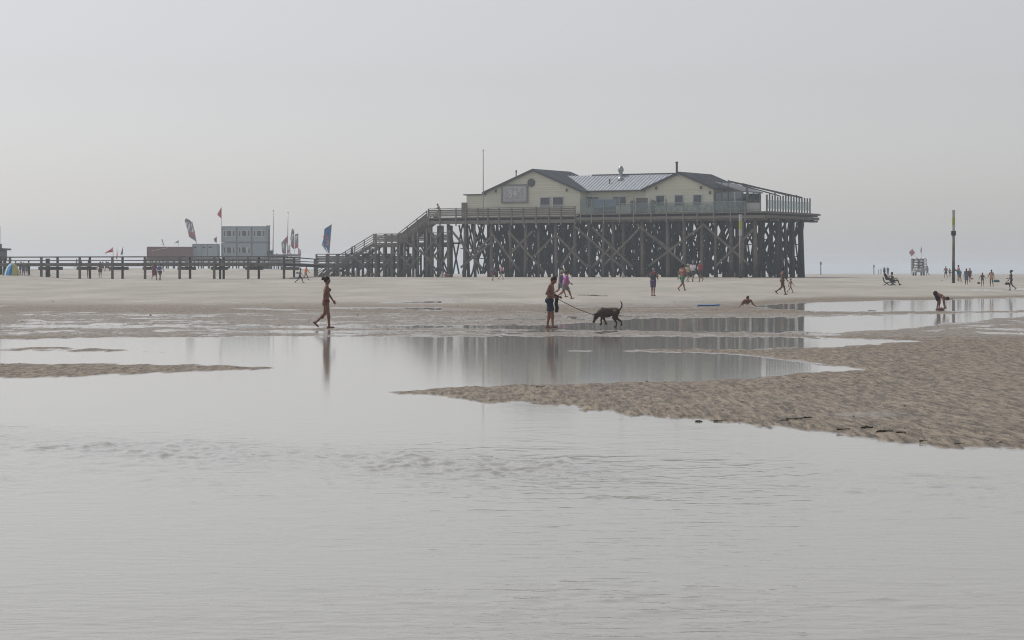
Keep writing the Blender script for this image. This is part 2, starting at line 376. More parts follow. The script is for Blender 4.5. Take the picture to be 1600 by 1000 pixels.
def siding_mat(name, col, pitch, var=0.06, dirn=2):
    m = bpy.data.materials.new(name); m.use_nodes = True; t = m.node_tree; b = t.nodes['Principled BSDF']; N = t.nodes.new; L = t.links.new
    tc = N('ShaderNodeTexCoord'); sp = N('ShaderNodeSeparateXYZ'); L(tc.outputs['Object'], sp.inputs[0])
    mu = N('ShaderNodeMath'); mu.operation = 'MULTIPLY'; mu.inputs[1].default_value = 1.0 / pitch
    L(sp.outputs[dirn], mu.inputs[0])
    fr = N('ShaderNodeMath'); fr.operation = 'FRACT'; L(mu.outputs[0], fr.inputs[0])
    bp = N('ShaderNodeBump'); bp.inputs['Strength'].default_value = 0.5; bp.inputs['Distance'].default_value = 0.05; bp.invert = True
    L(fr.outputs[0], bp.inputs['Height']); L(bp.outputs[0], b.inputs['Normal'])
    no = N('ShaderNodeTexNoise'); no.inputs['Scale'].default_value = 0.8; no.inputs['Detail'].default_value = 6; L(tc.outputs['Object'], no.inputs['Vector'])
    fl = N('ShaderNodeMath'); fl.operation = 'FLOOR'; L(mu.outputs[0], fl.inputs[0])
    wn = N('ShaderNodeTexWhiteNoise'); wn.noise_dimensions = '1D'; L(fl.outputs[0], wn.inputs['W'])
    ad = N('ShaderNodeMath'); ad.operation = 'MULTIPLY_ADD'; ad.inputs[1].default_value = 0.5; L(wn.outputs[0], ad.inputs[0]); L(no.outputs[0], ad.inputs[2])
    # darker line in the joint
    gt = N('ShaderNodeMath'); gt.operation = 'GREATER_THAN'; gt.inputs[1].default_value = 0.88; L(fr.outputs[0], gt.inputs[0])
    mx = N('ShaderNodeMix'); mx.data_type = 'RGBA'; mx.inputs[6].default_value = (*[c * (1 - var * 2) for c in col], 1); mx.inputs[7].default_value = (*[min(1, c * (1 + var)) for c in col], 1)
    L(ad.outputs[0], mx.inputs[0])
    m2 = N('ShaderNodeMix'); m2.data_type = 'RGBA'; m2.inputs[7].default_value = (*[c * 0.78 for c in col], 1); L(gt.outputs[0], m2.inputs[0]); L(mx.outputs[2], m2.inputs[6])
    L(m2.outputs[2], b.inputs['Base Color']); b.inputs['Roughness'].default_value = 0.7
    return m
CREAM = siding_mat('cream weatherboard', (0.71, 0.70, 0.565), 0.22)
CREAMS = siding_mat('cream wall boards', (0.60, 0.585, 0.47), 0.22)
DARKTRIM = mat('dark trim', (0.075, 0.08, 0.085), 0.6, 0.2)
ROOFG = mat('dark roof sheets', (0.12, 0.13, 0.15), 0.5, 0.15, 1.0)
PANE = mat('window glass', (0.05, 0.065, 0.08), 0.08, 0.3, 0.6, spec=0.6)
FRAMEW = mat('white frame', (0.62, 0.63, 0.62), 0.5, 0.08)
STEEL = mat('galvanised steel', (0.36, 0.37, 0.38), 0.4, 0.15, 6, metal=0.6)
METALD = mat('dark metal', (0.09, 0.095, 0.10), 0.5, 0.2)
TEAL = mat('green grey posts', (0.10, 0.14, 0.145), 0.6, 0.2)

def glass_mat(name, tint, opac):
    m = bpy.data.materials.new(name); m.use_nodes = True; t = m.node_tree; N = t.nodes.new; L = t.links.new
    b = t.nodes['Principled BSDF']; b.inputs['Base Color'].default_value = (*tint, 1); b.inputs['Roughness'].default_value = 0.05
    tr = N('ShaderNodeBsdfTransparent'); tr.inputs[0].default_value = (0.91, 0.95, 0.95, 1)
    mx = N('ShaderNodeMixShader'); mx.inputs[0].default_value = opac
    no = N('ShaderNodeTexNoise'); no.inputs['Scale'].default_value = 1.5; no.inputs['Detail'].default_value = 4
    mr = N('ShaderNodeMapRange'); mr.inputs[3].default_value = opac * 0.7; mr.inputs[4].default_value = opac * 1.3; L(no.outputs[0], mr.inputs[0]); L(mr.outputs[0], mx.inputs[0])
    L(tr.outputs[0], mx.inputs[1]); L(b.outputs[0], mx.inputs[2]); L(mx.outputs[0], t.nodes['Material Output'].inputs[0])
    return m
GLASS = glass_mat('windbreak glass', (0.26, 0.31, 0.32), 0.30)

# ------------------------------------------------------------------ local frame of the pier
TH = R(29.5); U = Vector((math.cos(TH), -math.sin(TH), 0)); Vv = Vector((math.sin(TH), math.cos(TH), 0)); Z = Vector((0, 0, 1))
D0 = F / 13.65; P0 = Vector((395 / F * D0, D0, 0))
def PL(a, b, z): return P0 + U * a + Vv * b + Z * z
def PF(px, py, b):
    """point on the vertical plane parallel to the front, b metres behind it"""
    t = (px - 800) / F; q = P0 + Vv * b
    a = (t * q.y - q.x) / (U.x - t * U.y); y = q.y + U.y * a
    return a, HC + (YH - py) / F * y
def PS(px, py, a):
    t = (px - 800) / F; q = P0 + U * a
    b = (t * q.y - q.x) / (Vv.x - t * Vv.y); y = q.y + Vv.y * b
    return b, HC + (YH - py) / F * y
AX = (U, Vv, Z)
def GZ(a, b):
    p = PL(a, b, 0); return ground_z(p.x, p.y)

# ------------------------------------------------------------------ THE STILT PLATFORM
rng = random.Random(3)
aL = PF(668, 340, 0)[0]; aM = PF(901, 340, 0)[0]
ZA, ZB, BD = 8.55, 8.80, 15.3
plat = thing('stilt_platform', 'huge weathered timber platform on tall crossbraced wooden piles, carrying the cream restaurant', 'platform', PL(-20, 7, 1.17))
def deck(name, a0, a1, z):
    m = MB(); n = int((a1 - a0) / 1.2)
    m.box(PL((a0 + a1) / 2, BD / 2, z - 0.07), (a1 - a0, BD, 0.14), AX)
    return m.build(name, WOODL, plat)
deck('deck', aL, aM - 0.01, ZA); deck('deck', aM + 0.01, 0.42, ZB)
m = MB()
for a0, a1, z in ((aL + 0.1, aM - 0.1, ZA), (aM + 0.1, 0.2, ZB)):
    k = int((a1 - a0) / 0.62)
    for i in range(k + 1):
        a_ = a0 + (a1 - a0) * i / k
        m.box(PL(a_, BD / 2 + 0.1, z - 0.14 - 0.13), (0.09, BD - 0.3, 0.24), AX)
m.build('joists', WOODD, plat)['kind'] = 'stuff'
m = MB(); m.box(PL((aL + aM) / 2, -0.06, ZA - 0.62), (aM - aL, 0.14, 0.42), AX); m.build('edge_beam', WOODL, plat)
m = MB(); m.box(PL((aM + 0.42) / 2, -0.06, ZB - 0.62), (0.42 - aM, 0.14, 0.34), AX); m.build('edge_beam', WOODL, plat)
m = MB(); m.box(PL((aM + 0.42) / 2, -0.08, ZB - 0.10), (0.42 - aM, 0.12, 0.16), AX); m.build('edge_board', WOODL, plat)
m = MB(); m.box(PL(0.48, BD / 2, ZB - 0.14), (0.12, BD + 0.3, 0.2), AX); m.build('edge_board', WOOD, plat)
m = MB(); m.box(PL(0.36, BD / 2 - .3, ZB - 0.62), (0.14, BD + .6, 0.34), AX); m.build('edge_beam', WOOD, plat)
prow = [0.7, 3.0, 5.4, 7.8, 10.2, 12.6, 14.7]
for i, b in enumerate(prow):
    m = MB(); z = ZA - 0.14 - 0.26 - 0.2
    m.box(PL((aL + 0.0) / 2 + 1.3, b, z), (0.0 - aL - 2.6, 0.22, 0.34), AX)
    m.build('cross_beam', WOODD if i else WOOD, plat)
# overhanging beam ends at the far right corner
for b in (2.5, 5.5, 8.5, 11.5, 14.2):
    m = MB(); m.box(PL(.1, b, ZB - 0.95), (1.1, 0.2, 0.22), AX); m.build('cross_beam', WOOD, plat)
# piles
frontpx = [700, 727, 741, 768, 797, 822, 841, 868, 898, 920, 943, 958, 974, 1003, 1043, 1069, 1097, 1118, 1142, 1160, 1180]
def pile(a, b, r, ztop, material, lean=(0, 0)):
    zg = GZ(a, b) - 0.4; m = MB()
    m.tube(PL(a + lean[0], b + lean[1], zg), PL(a, b, ztop), r * 1.12, r * 0.92, 9)
    m.build('pile', material, plat, smooth=True)
for px in frontpx:
    b = rng.choice([0.5, 0.5, 1.0]); a_ = PF(px, 400, b)[0]
    pile(a_, b, rng.uniform(0.15, 0.23), ZA - 0.5, WOODM if rng.random() < .45 else WOOD, (rng.uniform(-.15, .15), 0))
aw = aL + 3.0
for ri, b in enumerate(prow[1:]):
    n = 11
    for i in range(n):
        a_ = aw + (0.2 - aw) * (i + 0.25 + 0.5 * (ri % 2) * (i < n - 1)) / (n - 0.5) + rng.uniform(-.25, .25)
        if i == n - 1: a_ = min(0.25, PF(1251, 400, b)[0])
        a_ = min(a_, PF(1251, 400, b)[0])
        pile(a_, b + rng.uniform(-.3, .3), rng.uniform(0.17, 0.26), ZA - 0.5, WOODD, (rng.uniform(-.2, .2), rng.uniform(-.2, .2)))
for a_, b, ln in ((PF(1248, 400, 14.9)[0], 14.9, (0.45, 0)), (-0.4, 9.0, (0.1, 0)), (0.1, 4.2, (0.1, 0))):
    pile(a_, b, 0.22, ZA - 0.5, WOODD, ln)
# big cross braces of the front row, traced
FB = [(707, 362, 757, 424), (765, 360, 812, 424), (794, 361, 851, 425), (832, 361, 800, 394), (868, 366, 920, 420), (868, 366, 834, 401), (766, 372, 742, 394), (897, 353, 976, 421),
      (925, 355, 989, 418), (1000, 356, 940, 418), (995, 350, 1069, 412), (1098, 352, 1013, 416), (1098, 350, 1170, 413), (1178, 358, 1118, 416), (900, 380, 876, 418), (955, 385, 925, 418),
      (1048, 390, 1020, 370), (720, 418, 768, 378)]
for i, (x0, y0, x1, y1) in enumerate(FB):
    b = 0.22 if i % 2 else 0.30
    m = MB(); p = PF(x0, y0, b); q = PF(x1, y1, b)
    m.beam(PL(p[0], b, p[1]), PL(q[0], b, q[1]), 0.26, 0.09, (Vv.x, Vv.y, 0)); m.build('brace', WOODM, plat)
# the braces of the rows behind, too many to list
m = MB()
for ri, b in enumerate(prow):
    if ri == 0: continue
    n = 13
    for i in range(n):
        rE = min(0.3, PF(1251, 400, b)[0]); a0 = aw + (rE - aw) * i / n; a1 = aw + (rE - aw) * (i + 1) / n
        for s_ in (0, 1):
            if rng.random() < 0.06: continue
            z0, z1 = (1.5, ZA - 0.9) if s_ else (ZA - 0.9, 1.5)
            bb = b + (0.28 if s_ else -0.28)
            m.beam(PL(a0 + rng.uniform(-.3, .3), bb, z0 + rng.uniform(-.3, .8)), PL(a1 + rng.uniform(-.3, .3), bb, z1 + rng.uniform(-.3, .3)), rng.uniform(.2, .3), 0.09, (Vv.x, Vv.y, 0))
        if rng.random() < .5:
            zz_ = rng.uniform(3, 6); m.beam(PL(a0, b, zz_), PL(a1, b, zz_ + rng.uniform(-.2, .2)), 0.2, 0.1)
for i in range(14):
    a_ = aw + (-1.6 - aw) * i / 13.0
    for k in range(len(prow) - 1):
        b0, b1 = prow[k], prow[k + 1]
        m.beam(PL(a_ + .25, b0, 1.6), PL(a_ + .25, b1, ZA - 0.9), 0.24, 0.09, (U.x, U.y, 0))
        m.beam(PL(a_ - .25, b0, ZA - 0.9), PL(a_ - .25, b1, 1.6), 0.24, 0.09, (U.x, U.y, 0))
m.build('braces', WOODD, plat)['kind'] = 'stuff'
# railing of the plank front
RPX = [670, 688, 713, 728, 747, 763, 780, 800, 818, 838, 858, 877, 899]
rp = [PF(p, 338, -0.12)[0] for p in RPX]
rail = thing('deck_railing', 'grey plank railing with many posts along the left front edge of the stilt platform', 'railing', PL((rp[0] + rp[-1]) / 2, -.1, ZA))
for a_ in rp:
    m = MB(); m.box(PL(a_, -0.2, ZA + 0.02), (0.14, 0.12, 2.15), AX); m.build('post', WOODL, rail)
m = MB(); m.box(PL((rp[0] + rp[-1]) / 2, -0.12, ZA + 1.08), (rp[-1] - rp[0] + .1, 0.2, 0.07), AX); m.build('handrail', WOODL, rail)
m = MB()
for k in range(4):
    for i in range(len(rp) - 1):
        m.box(PL((rp[i] + rp[i + 1]) / 2, -0.1, ZA + 0.2 + k * 0.22 + rng.uniform(-.01, .01)), (rp[i + 1] - rp[i] - 0.02, 0.05, 0.185), AX)
m.build('planks', WOODL, rail)
# ------------------------------------------------------------------ THE RESTAURANT
rest = thing('restaurant_house', 'cream weatherboard restaurant with two grey gables standing on the stilt platform', 'restaurant', PL(-18, 7, ZB))
def wallbox(m, a0, a1, b0, b1, z0, z1): m.box(PL((a0 + a1) / 2, (b0 + b1) / 2, (z0 + z1) / 2), (a1 - a0, b1 - b0, z1 - z0), AX)
def gable(pl_, pr_, pk, b0, depth, zf, over=0.38):
    aL_, zL = PF(*pl_, b0 - over); aR_, zR = PF(*pr_, b0 - over); ap, zp = PF(*pk, b0 - over)
    ze = (zL + zR) / 2; th = 0.2
    m = MB()
    wl, wr = aL_ + over, aR_ - over
    def zr(a): return zp - (zp - ze) * abs(a - ap) / (ap - aL_ if a < ap else aR_ - ap) - th
    m.prism([PL(wl, b0, zf), PL(wr, b0, zf), PL(wr, b0, zr(wr)), PL(ap, b0, zp - th), PL(wl, b0, zr(wl))], Vv * (depth - .3))
    m.build('wall', CREAM, rest)
    rf = None
    for side in (0, 1):
        m = MB(); ae = aL_ if side == 0 else aR_
        m.prism([PL(ae, b0 - over, ze - th), PL(ap, b0 - over, zp - th), PL(ap, b0 - over, zp), PL(ae, b0 - over, ze)], Vv * (depth + over))
        n = 26
        for i in range(n):
            bb = b0 - over + (depth + over) * (i + .5) / n
            m.beam(PL(ae, bb, ze + .02), PL(ap, bb, zp + .02), 0.06, 0.05)
        r_ = m.build('roof', ROOFG, rest); rf = rf or r_
    for side in (0, 1):
        m = MB(); ae = aL_ if side == 0 else aR_
        m.prism([PL(ae, b0 - over - .05, ze - th - .06), PL(ap, b0 - over - .05, zp - th - .06), PL(ap, b0 - over - .05, zp + .03), PL(ae, b0 - over - .05, ze + .03)], Vv * 0.045)
        m.build('bargeboard', DARKTRIM, rest)
    return rf, wl, wr, ap, zp, ze
r1, g1l, g1r, g1p, g1z, g1e = gable((753, 300), (909, 298.5), (832, 264), 3.0, 9.5, ZA + 0.01)
r2, g2l, g2r, g2p, g2z, g2e = gable((1002, 297), (1117, 292), (1060, 268.5), 3.2, 9.0, ZB + 0.01)
# middle part
CORR = siding_mat('ribbed grey roof sheets', (0.30, 0.33, 0.37), 0.38, 0.05, 0)
mw = MB(); wallbox(mw, g1r - 1.5, g2l + 1.0, 4.6, 11.6, ZB, PF(950, 298, 4.6)[1] - 0.05); mw.build('wall', CREAMS, rest)
ea, ez = PF(950, 298, 4.2); ra_, rz_ = PF(960, 273.5, 8.6)
a0, a1 = g1p + 1.6, g2p - 0.5
mroof = MB()
mroof.prism([PL(a0, 4.2, ez - .12), PL(a0, 8.6, rz_ - .12), PL(a0, 8.6, rz_), PL(a0, 4.2, ez)], U * (a1 - a0))
nrib = int((a1 - a0) / 0.46)
for i in range(nrib):
    aa = a0 + (a1 - a0) * (i + .5) / nrib
    mroof.beam(PL(aa, 4.2, ez + .02), PL(aa, 8.6, rz_ + .02), 0.14, 0.07)
CORR2 = mat('pale grey roof sheets', (0.34, 0.37, 0.405), 0.5, 0.12, 1.2)
mr_ = mroof.build('roof', CORR2, rest)
m = MB(); m.prism([PL(a0, 12.6, ez - .12), PL(a0, 8.605, rz_ - .12), PL(a0, 8.605, rz_), PL(a0, 12.6, ez)], U * (a1 - a0)); m.build('roof', CORR2, rest)
m = MB(); m.beam(PL(a0 + 3.5, 8.6, rz_ + .05), PL(a1 - 1.5, 8.6, rz_ + .05), 0.3, 0.12); m.build('ridge_cap', DARKTRIM, mr_)
m = MB(); m.tube(PL(g1r + .4, 4.1, ez - .02), PL(g2l - .4, 4.1, ez - .02), 0.09); m.build('gutter', DARKTRIM, rest)
def window(x0, y0, x1, y1, b, mull=0, blind=0.0):
    p = PF(x0, y0, b); q = PF(x1, y1, b); ac, zc, wd, ht = (p[0] + q[0]) / 2, (p[1] + q[1]) / 2, q[0] - p[0], p[1] - q[1]
    m = MB(); t = 0.09
    for s_ in (-1, 1):
        m.box(PL(ac + s_ * (wd / 2 + t / 2), b - .05, zc), (t, 0.12, ht + 2 * t), AX); m.box(PL(ac, b - .05, zc + s_ * (ht / 2 + t / 2)), (wd, 0.12, t), AX)
    for i in range(mull): m.box(PL(ac - wd / 2 + wd * (i + 1) / (mull + 1), b - .05, zc), (0.06, 0.1, ht), AX)
    wv = m.build('window', FRAMEW, rest)
    m = MB(); m.box(PL(ac, b - .02, zc), (wd, 0.05, ht), AX); m.build('pane', PANE, wv)
    if blind:
        m = MB(); m.box(PL(ac, b - .055, zc - ht / 2 + ht * blind / 2), (wd - .04, 0.01, ht * blind), AX); m.build('blind', mat('pale blind', (.35, .38, .38), .8, .1), wv)
window(845, 309, 859.5, 325, 3.0, 0, .34); window(864.5, 308.5, 880, 325, 3.0, 0, .34)
for x0, x1, y0 in ((1026, 1038.5, 306), (1055, 1067.5, 305.5), (1084, 1096.5, 305)): window(x0, y0, x1, y0 + 16, 3.2)
window(909, 308, 936, 324, 4.6, 2); window(958, 307.5, 978.5, 321, 4.6, 1)
# porthole
p = PF(830.5, 285.5, 3.0); m = MB(); m.tube(PL(p[0], 2.86, p[1]), PL(p[0], 2.99, p[1]), 0.50, n=24); ph = m.build('round_window', METALD, rest)
m = MB(); m.tube(PL(p[0], 2.84, p[1]), PL(p[0], 2.87, p[1]), 0.40, n=24); m.build('pane', PANE, ph)
for dz in (-.12, .12):
    m = MB(); m.box(PL(p[0], 2.82, p[1] + dz), (0.74, 0.03, 0.05), AX); m.build('bar', METALD, ph)
# small wall lamps
LAMP = mat('wall lamp metal', (.08, .085, .09), .5)
for px, py, b in ((775.5, 297.5, 3.0), (886, 296, 3.0), (1026, 293, 3.2), (1095.5, 292, 3.2), (1110, 300, 3.2)):
    p = PF(px, py, b); m = MB(); m.box(PL(p[0], b - .1, p[1]), (0.16, 0.16, 0.2), AX); m.lathe(PL(p[0], b - .16, p[1] - .25), [(0.13, 0), (0.1, .12), (0.04, .16)], 8); m.build('wall_lamp', LAMP, rest)
# dark corner strip beside gable and annex
m = MB(); wallbox(m, PF(729, 320, 3.6)[0], g1l - .02, 3.6, 9, ZA, PF(745, 305, 3.6)[1]); an = m.build('annex_wall', CREAM, rest)
m = MB(); zt = PF(745, 305, 3.6)[1]; m.box(PL((PF(729, 320, 3.6)[0] + g1l) / 2 - .15, 6.2, zt + .07), (g1l - PF(729, 320, 3.6)[0] + .4, 5.6, 0.14), AX); m.build('flat_roof', DARKTRIM, an)
m = MB(); wallbox(m, PF(721, 320, 3.4)[0], PF(728.5, 320, 3.4)[0], 3.4, 4.6, ZA, PF(722, 316.5, 3.4)[1]); m.build('meter_box', WOODL, rest)
# roof fittings
def flue(px, py, b, prof, name, material, parent, ztop):
    p = PF(px, py, b); m = MB(); m.lathe(PL(p[0], b, p[1]), [(r, h) for r, h in prof], 12); return m.build(name, material, parent, smooth=True)
flue(970, 276, 8.2, [(.30, -0.6), (.22, 0.2), (.22, .45), (.36, .75), (.36, .95), (.2, 1.25), (.14, 1.30)], 'vent_cowl', STEEL, mr_, 0)
flue(970, 281, 7.2, [(.45, -0.3), (.42, 0.1), (.25, .4)], 'vent_base', STEEL, mr_, 0)
flue(952.5, 288, 6.2, [(.07, -0.2), (.07, .5), (.12, .52), (.12, .62)], 'vent_pipe', METALD, mr_, 0)
flue(1057.5, 271, 4.4, [(.13, -.7), (.13, 1.25), (.18, 1.26), (.18, 1.4)], 'chimney_pipe', METALD, r2, 0)
flue(806.5, 276, 6.0, [(.07, -.6), (.07, .55), (.12, .6), (.05, .85)], 'vent_pipe', METALD, r1, 0)
flue(858, 271, 8.0, [(.1, -.5), (.1, .25), (.14, .26), (.14, .36)], 'vent_pipe', METALD, r1, 0)
flue(861.5, 271, 8.0, [(.1, -.5), (.1, .25), (.14, .26), (.14, .36)], 'vent_pipe', METALD, r1, 0)
# sign on the left gable
SIGN = mat('grey sign board', (0.46, 0.455, 0.46), 0.7, 0.3, 5)
p = PF(784.5, 289.5, 2.9); q = PF(824, 316, 2.9)
sg = thing('sign_board', 'framed grey sign reading 54° hung on the left cream gable', 'sign', PL((p[0] + q[0]) / 2, 2.85, q[1]))
ac, zc, wd, ht = (p[0] + q[0]) / 2, (p[1] + q[1]) / 2, q[0] - p[0], p[1] - q[1]
m = MB(); m.box(PL(ac, 2.9, zc), (wd - .1, 0.06, ht - .1), AX); m.build('board', SIGN, sg)
m = MB()
for s_ in (-1, 1):
    m.box(PL(ac + s_ * wd / 2, 2.88, zc), (0.16, 0.14, ht + .16), AX); m.box(PL(ac, 2.88, zc + s_ * ht / 2), (wd - .16, 0.14, 0.16), AX)
m.build('frame', mat('sign frame', (.24, .245, .24), .7, .3, 8), sg)
m = MB()
for s_ in (-1, 1):
    m.box(PL(ac + s_ * (wd / 2 - .34), 2.86, zc), (0.07, 0.03, ht - .6), AX); m.box(PL(ac, 2.86, zc + s_ * (ht / 2 - .3)), (wd - .75, 0.03, 0.07), AX)
LET = mat('white lettering', (.66, .66, .66), .6, .1)
m.build('inner_line', LET, sg)
def text(s, size, origin, ax, material, parent, name='lettering', ext=0.012, align='CENTER'):
    cu = bpy.data.curves.new(name, 'FONT'); cu.body = s; cu.size = size; cu.extrude = ext; cu.align_x = align; cu.align_y = 'CENTER'; cu.offset = size * 0.012
    to = bpy.data.objects.new(name, cu); COL.objects.link(to)
    dg = bpy.context.evaluated_depsgraph_get(); dg.update()
    me = bpy.data.meshes.new_from_object(to.evaluated_get(dg)); bpy.data.objects.remove(to)
    X, Y = Vector(ax[0]), Vector(ax[1]); Zn = X.cross(Y)
    r = parent
    while r.parent: r = r.parent
    o0 = Vector(origin) - LOC[r.name]
    M = Matrix(((X.x, Y.x, Zn.x, o0.x), (X.y, Y.y, Zn.y, o0.y), (X.z, Y.z, Zn.z, o0.z), (0, 0, 0, 1)))
    me.transform(M)
    return link(name, me, material, parent)
text('54°', 1.3, PL(ac, 2.845, zc + .0), (U, Z), LET, sg)

# glazed lean-to on the right of the second gable
cons = thing('glazed_veranda', 'grey glazed veranda with white posts and slanting awning beams right of the second gable', 'veranda', PL(g2r + 2, 5, ZB))
va0 = g2r + 0.05; va1 = PF(1160, 310, 3.4)[0]; zt1 = PF(1125, 280, 5)[1]; zt0 = PF(1160, 300, 3.4)[1]
m = MB(); m.prism([PL(va0, 3.4, zt1 - .5), PL(va1, 3.4, zt0), PL(va1, 3.4, zt0 + .12), PL(va0, 3.4, zt1 - .38)], Vv * 6); m.build('roof', ROOFG, cons)
m = MB(); wallbox(m, va0, va1, 8.6, 8.8, ZB, zt0); m.build('wall', mat('grey back wall', (.17, .19, .2), .8, .2), cons)
m = MB(); wallbox(m, va0, va1, 3.42, 3.5, zt0 - .75, zt0 - .02); m.build('blind_box', mat('grey awning box', (.24, .26, .28), .6, .15), cons)
for i in range(5):
    m = MB(); a_ = va0 + .1 + (va1 - va0 - .2) * i / 4; m.box(PL(a_, 3.4, (ZB + zt0) / 2), (.1, .1, zt0 - ZB), AX); m.build('post', FRAMEW if i % 2 else TEAL, cons)
    m = MB(); m.box(PL(a_, 3.35, (ZB + zt1) / 2 + .3), (.08, .08, zt1 - ZB - .9), AX) if i in (1, 2) else None
    if m.v: m.build('post', TEAL, cons)
for i in range(4):
    a0_ = va0 + .15 + (va1 - va0 - .2) * i / 4; a1_ = va0 + .05 + (va1 - va0 - .2) * (i + 1) / 4
    m = MB(); wallbox(m, a0_, a1_, 3.38, 3.41, ZB + .05, zt0 - .8); m.build('pane', GLASS, cons)
for b_ in (5.0, 6.6, 8.2):
    m = MB(); m.box(PL(va1 + .02, b_, (ZB + zt0) / 2), (.1, .1, zt0 - ZB), AX); m.build('post', TEAL, cons)
def awbeam(x0, y0, b0, x1, y1, a1, r=.11):
    p = PF(x0, y0, b0); q = PS(x1, y1, a1)
    m = MB(); m.beam(PL(p[0], b0, p[1]), PL(a1, q[0], q[1]), r, r * 1.4); m.build('awning_beam', DARKTRIM, cons)
awbeam(1138, 283, 5.0, 1253, 309, 0.25, .14); awbeam(1160, 287, 4.4, 1234, 306, 0.25); awbeam(1160, 290, 3.8, 1218, 306, 0.25, .1)
p = PF(1167, 289, 3.4); 
m = MB(); m.box(PL(p[0], 3.4, (p[1] + ZB) / 2), (.16, .16, p[1] - ZB), AX); m.build('post', TEAL, cons)
m = MB(); m.box(PL(p[0] - .28, 3.4, p[1] - 1.25), (.62, .12, .3), AX); m.box(PL(p[0] - .28, 3.4, p[1] - .1), (.62, .12, .1), AX); m.build('end_frame', DARKTRIM, cons)

# glass windbreak along the terrace front
gw = thing('glass_windbreak', 'clear glass windbreak panels on slim posts along the terrace front edge', 'windbreak', PL(-12, 0, ZB))
GP = [908, 925, 944, 969, 991, 1018, 1042, 1068, 1090, 1116, 1142, 1165]
ga = [PF(p, 333, 0.0)[0] for p in GP]
for i, a_ in enumerate(ga):
    tall = 1.75 if i < 5 else 1.55 if i in (5, 6) else 1.12
    m = MB(); m.box(PL(a_, -.14, ZB + tall / 2 - .6), (.10, .10, tall + 1.2), AX); m.build('post', mat('silver grey posts', (.24, .25, .25), .6, .15), gw)
for i in range(len(ga) - 1):
    tall = 1.72 if i < 3 else 1.05
    m = MB(); m.box(PL((ga[i] + ga[i + 1]) / 2, -.1, ZB + tall / 2 + .06), (ga[i + 1] - ga[i] - .12, .02, tall - .06), AX); m.build('pane', GLASS, gw)
m = MB(); m.box(PL((ga[3] + ga[-1]) / 2, -.1, ZB + 1.13), (ga[-1] - ga[3], .07, .05), AX); m.build('handrail', STEEL, gw)

def skyprint():
    m = bpy.data.materials.new('printed sky picture'); m.use_nodes = True; t = m.node_tree; b = t.nodes['Principled BSDF']; N = t.nodes.new; L = t.links.new
    tc = N('ShaderNodeTexCoord'); sp = N('ShaderNodeSeparateXYZ'); L(tc.outputs['Object'], sp.inputs[0])
    no = N('ShaderNodeTexNoise'); no.inputs['Scale'].default_value = 0.9; no.inputs['Detail'].default_value = 5; L(tc.outputs['Object'], no.inputs['Vector'])
    ad = N('ShaderNodeMath'); ad.operation = 'MULTIPLY_ADD'; ad.inputs[1].default_value = -1.1; L(no.outputs[0], ad.inputs[0]); L(sp.outputs[2], ad.inputs[2])
    rp_ = N('ShaderNodeValToRGB'); e = rp_.color_ramp.elements; e[0].position = 0.0; e[0].color = (.12, .13, .13, 1); e[1].position = 1; e[1].color = (.12, .25, .45, 1)
    for po, c in ((.22, (.13, .14, .14, 1)), (.25, (.04, .05, .06, 1)), (.42, (.05, .07, .09, 1)), (.44, (.30, .42, .55, 1))):
        q = e.new(po); q.color = c
    mr = N('ShaderNodeMapRange'); mr.inputs[1].default_value = -.6; mr.inputs[2].default_value = 1.3; L(ad.outputs[0], mr.inputs[0]); L(mr.outputs[0], rp_.inputs[0]); L(rp_.outputs[0], b.inputs['Base Color']); b.inputs['Roughness'].default_value = .4
    return m
SP = skyprint()
p = PF(928, 312, 0.5); q = PF(962, 332, 0.5)
bs = thing('picture_screen', 'blue printed screen showing sky over dark hills, behind the glass windbreak', 'screen', PL((p[0] + q[0]) / 2, .5, ZB))
for i in range(2):
    a0_ = p[0] + (q[0] - p[0]) * i / 2 + .03; a1_ = p[0] + (q[0] - p[0]) * (i + 1) / 2 - .03
    m = MB(); wallbox(m, a0_, a1_, .48, .52, ZB + .02, ZB + 1.62); m.build('panel', SP, bs)
m = MB()
for k in range(3): m.box(PL(p[0] + (q[0] - p[0]) * k / 2, .5, ZB + .82), (.055, .055, 1.64), AX)
m.build('frame', METALD, bs)
p = PF(994, 311, 1.4); q = PF(1012, 333, 1.4)
sc_ = thing('wooden_screen', 'grey green upright screen panel on the terrace beside two potted plants', 'screen', PL((p[0] + q[0]) / 2, 1.4, ZB))
m = MB()
for k in range(6): wallbox(m, p[0] + (q[0] - p[0]) * k / 6 + .01, p[0] + (q[0] - p[0]) * (k + 1) / 6 - .01, 1.38, 1.44, ZB + .05, p[1])
m.build('panel', mat('grey green boards', (.17, .19, .18), .8, .2), sc_)
m = MB(); m.box(PL((p[0] + q[0]) / 2, 1.41, p[1] + .05), (q[0] - p[0] + .1, .1, .1), AX); m.build('cap_rail', WOOD, sc_)

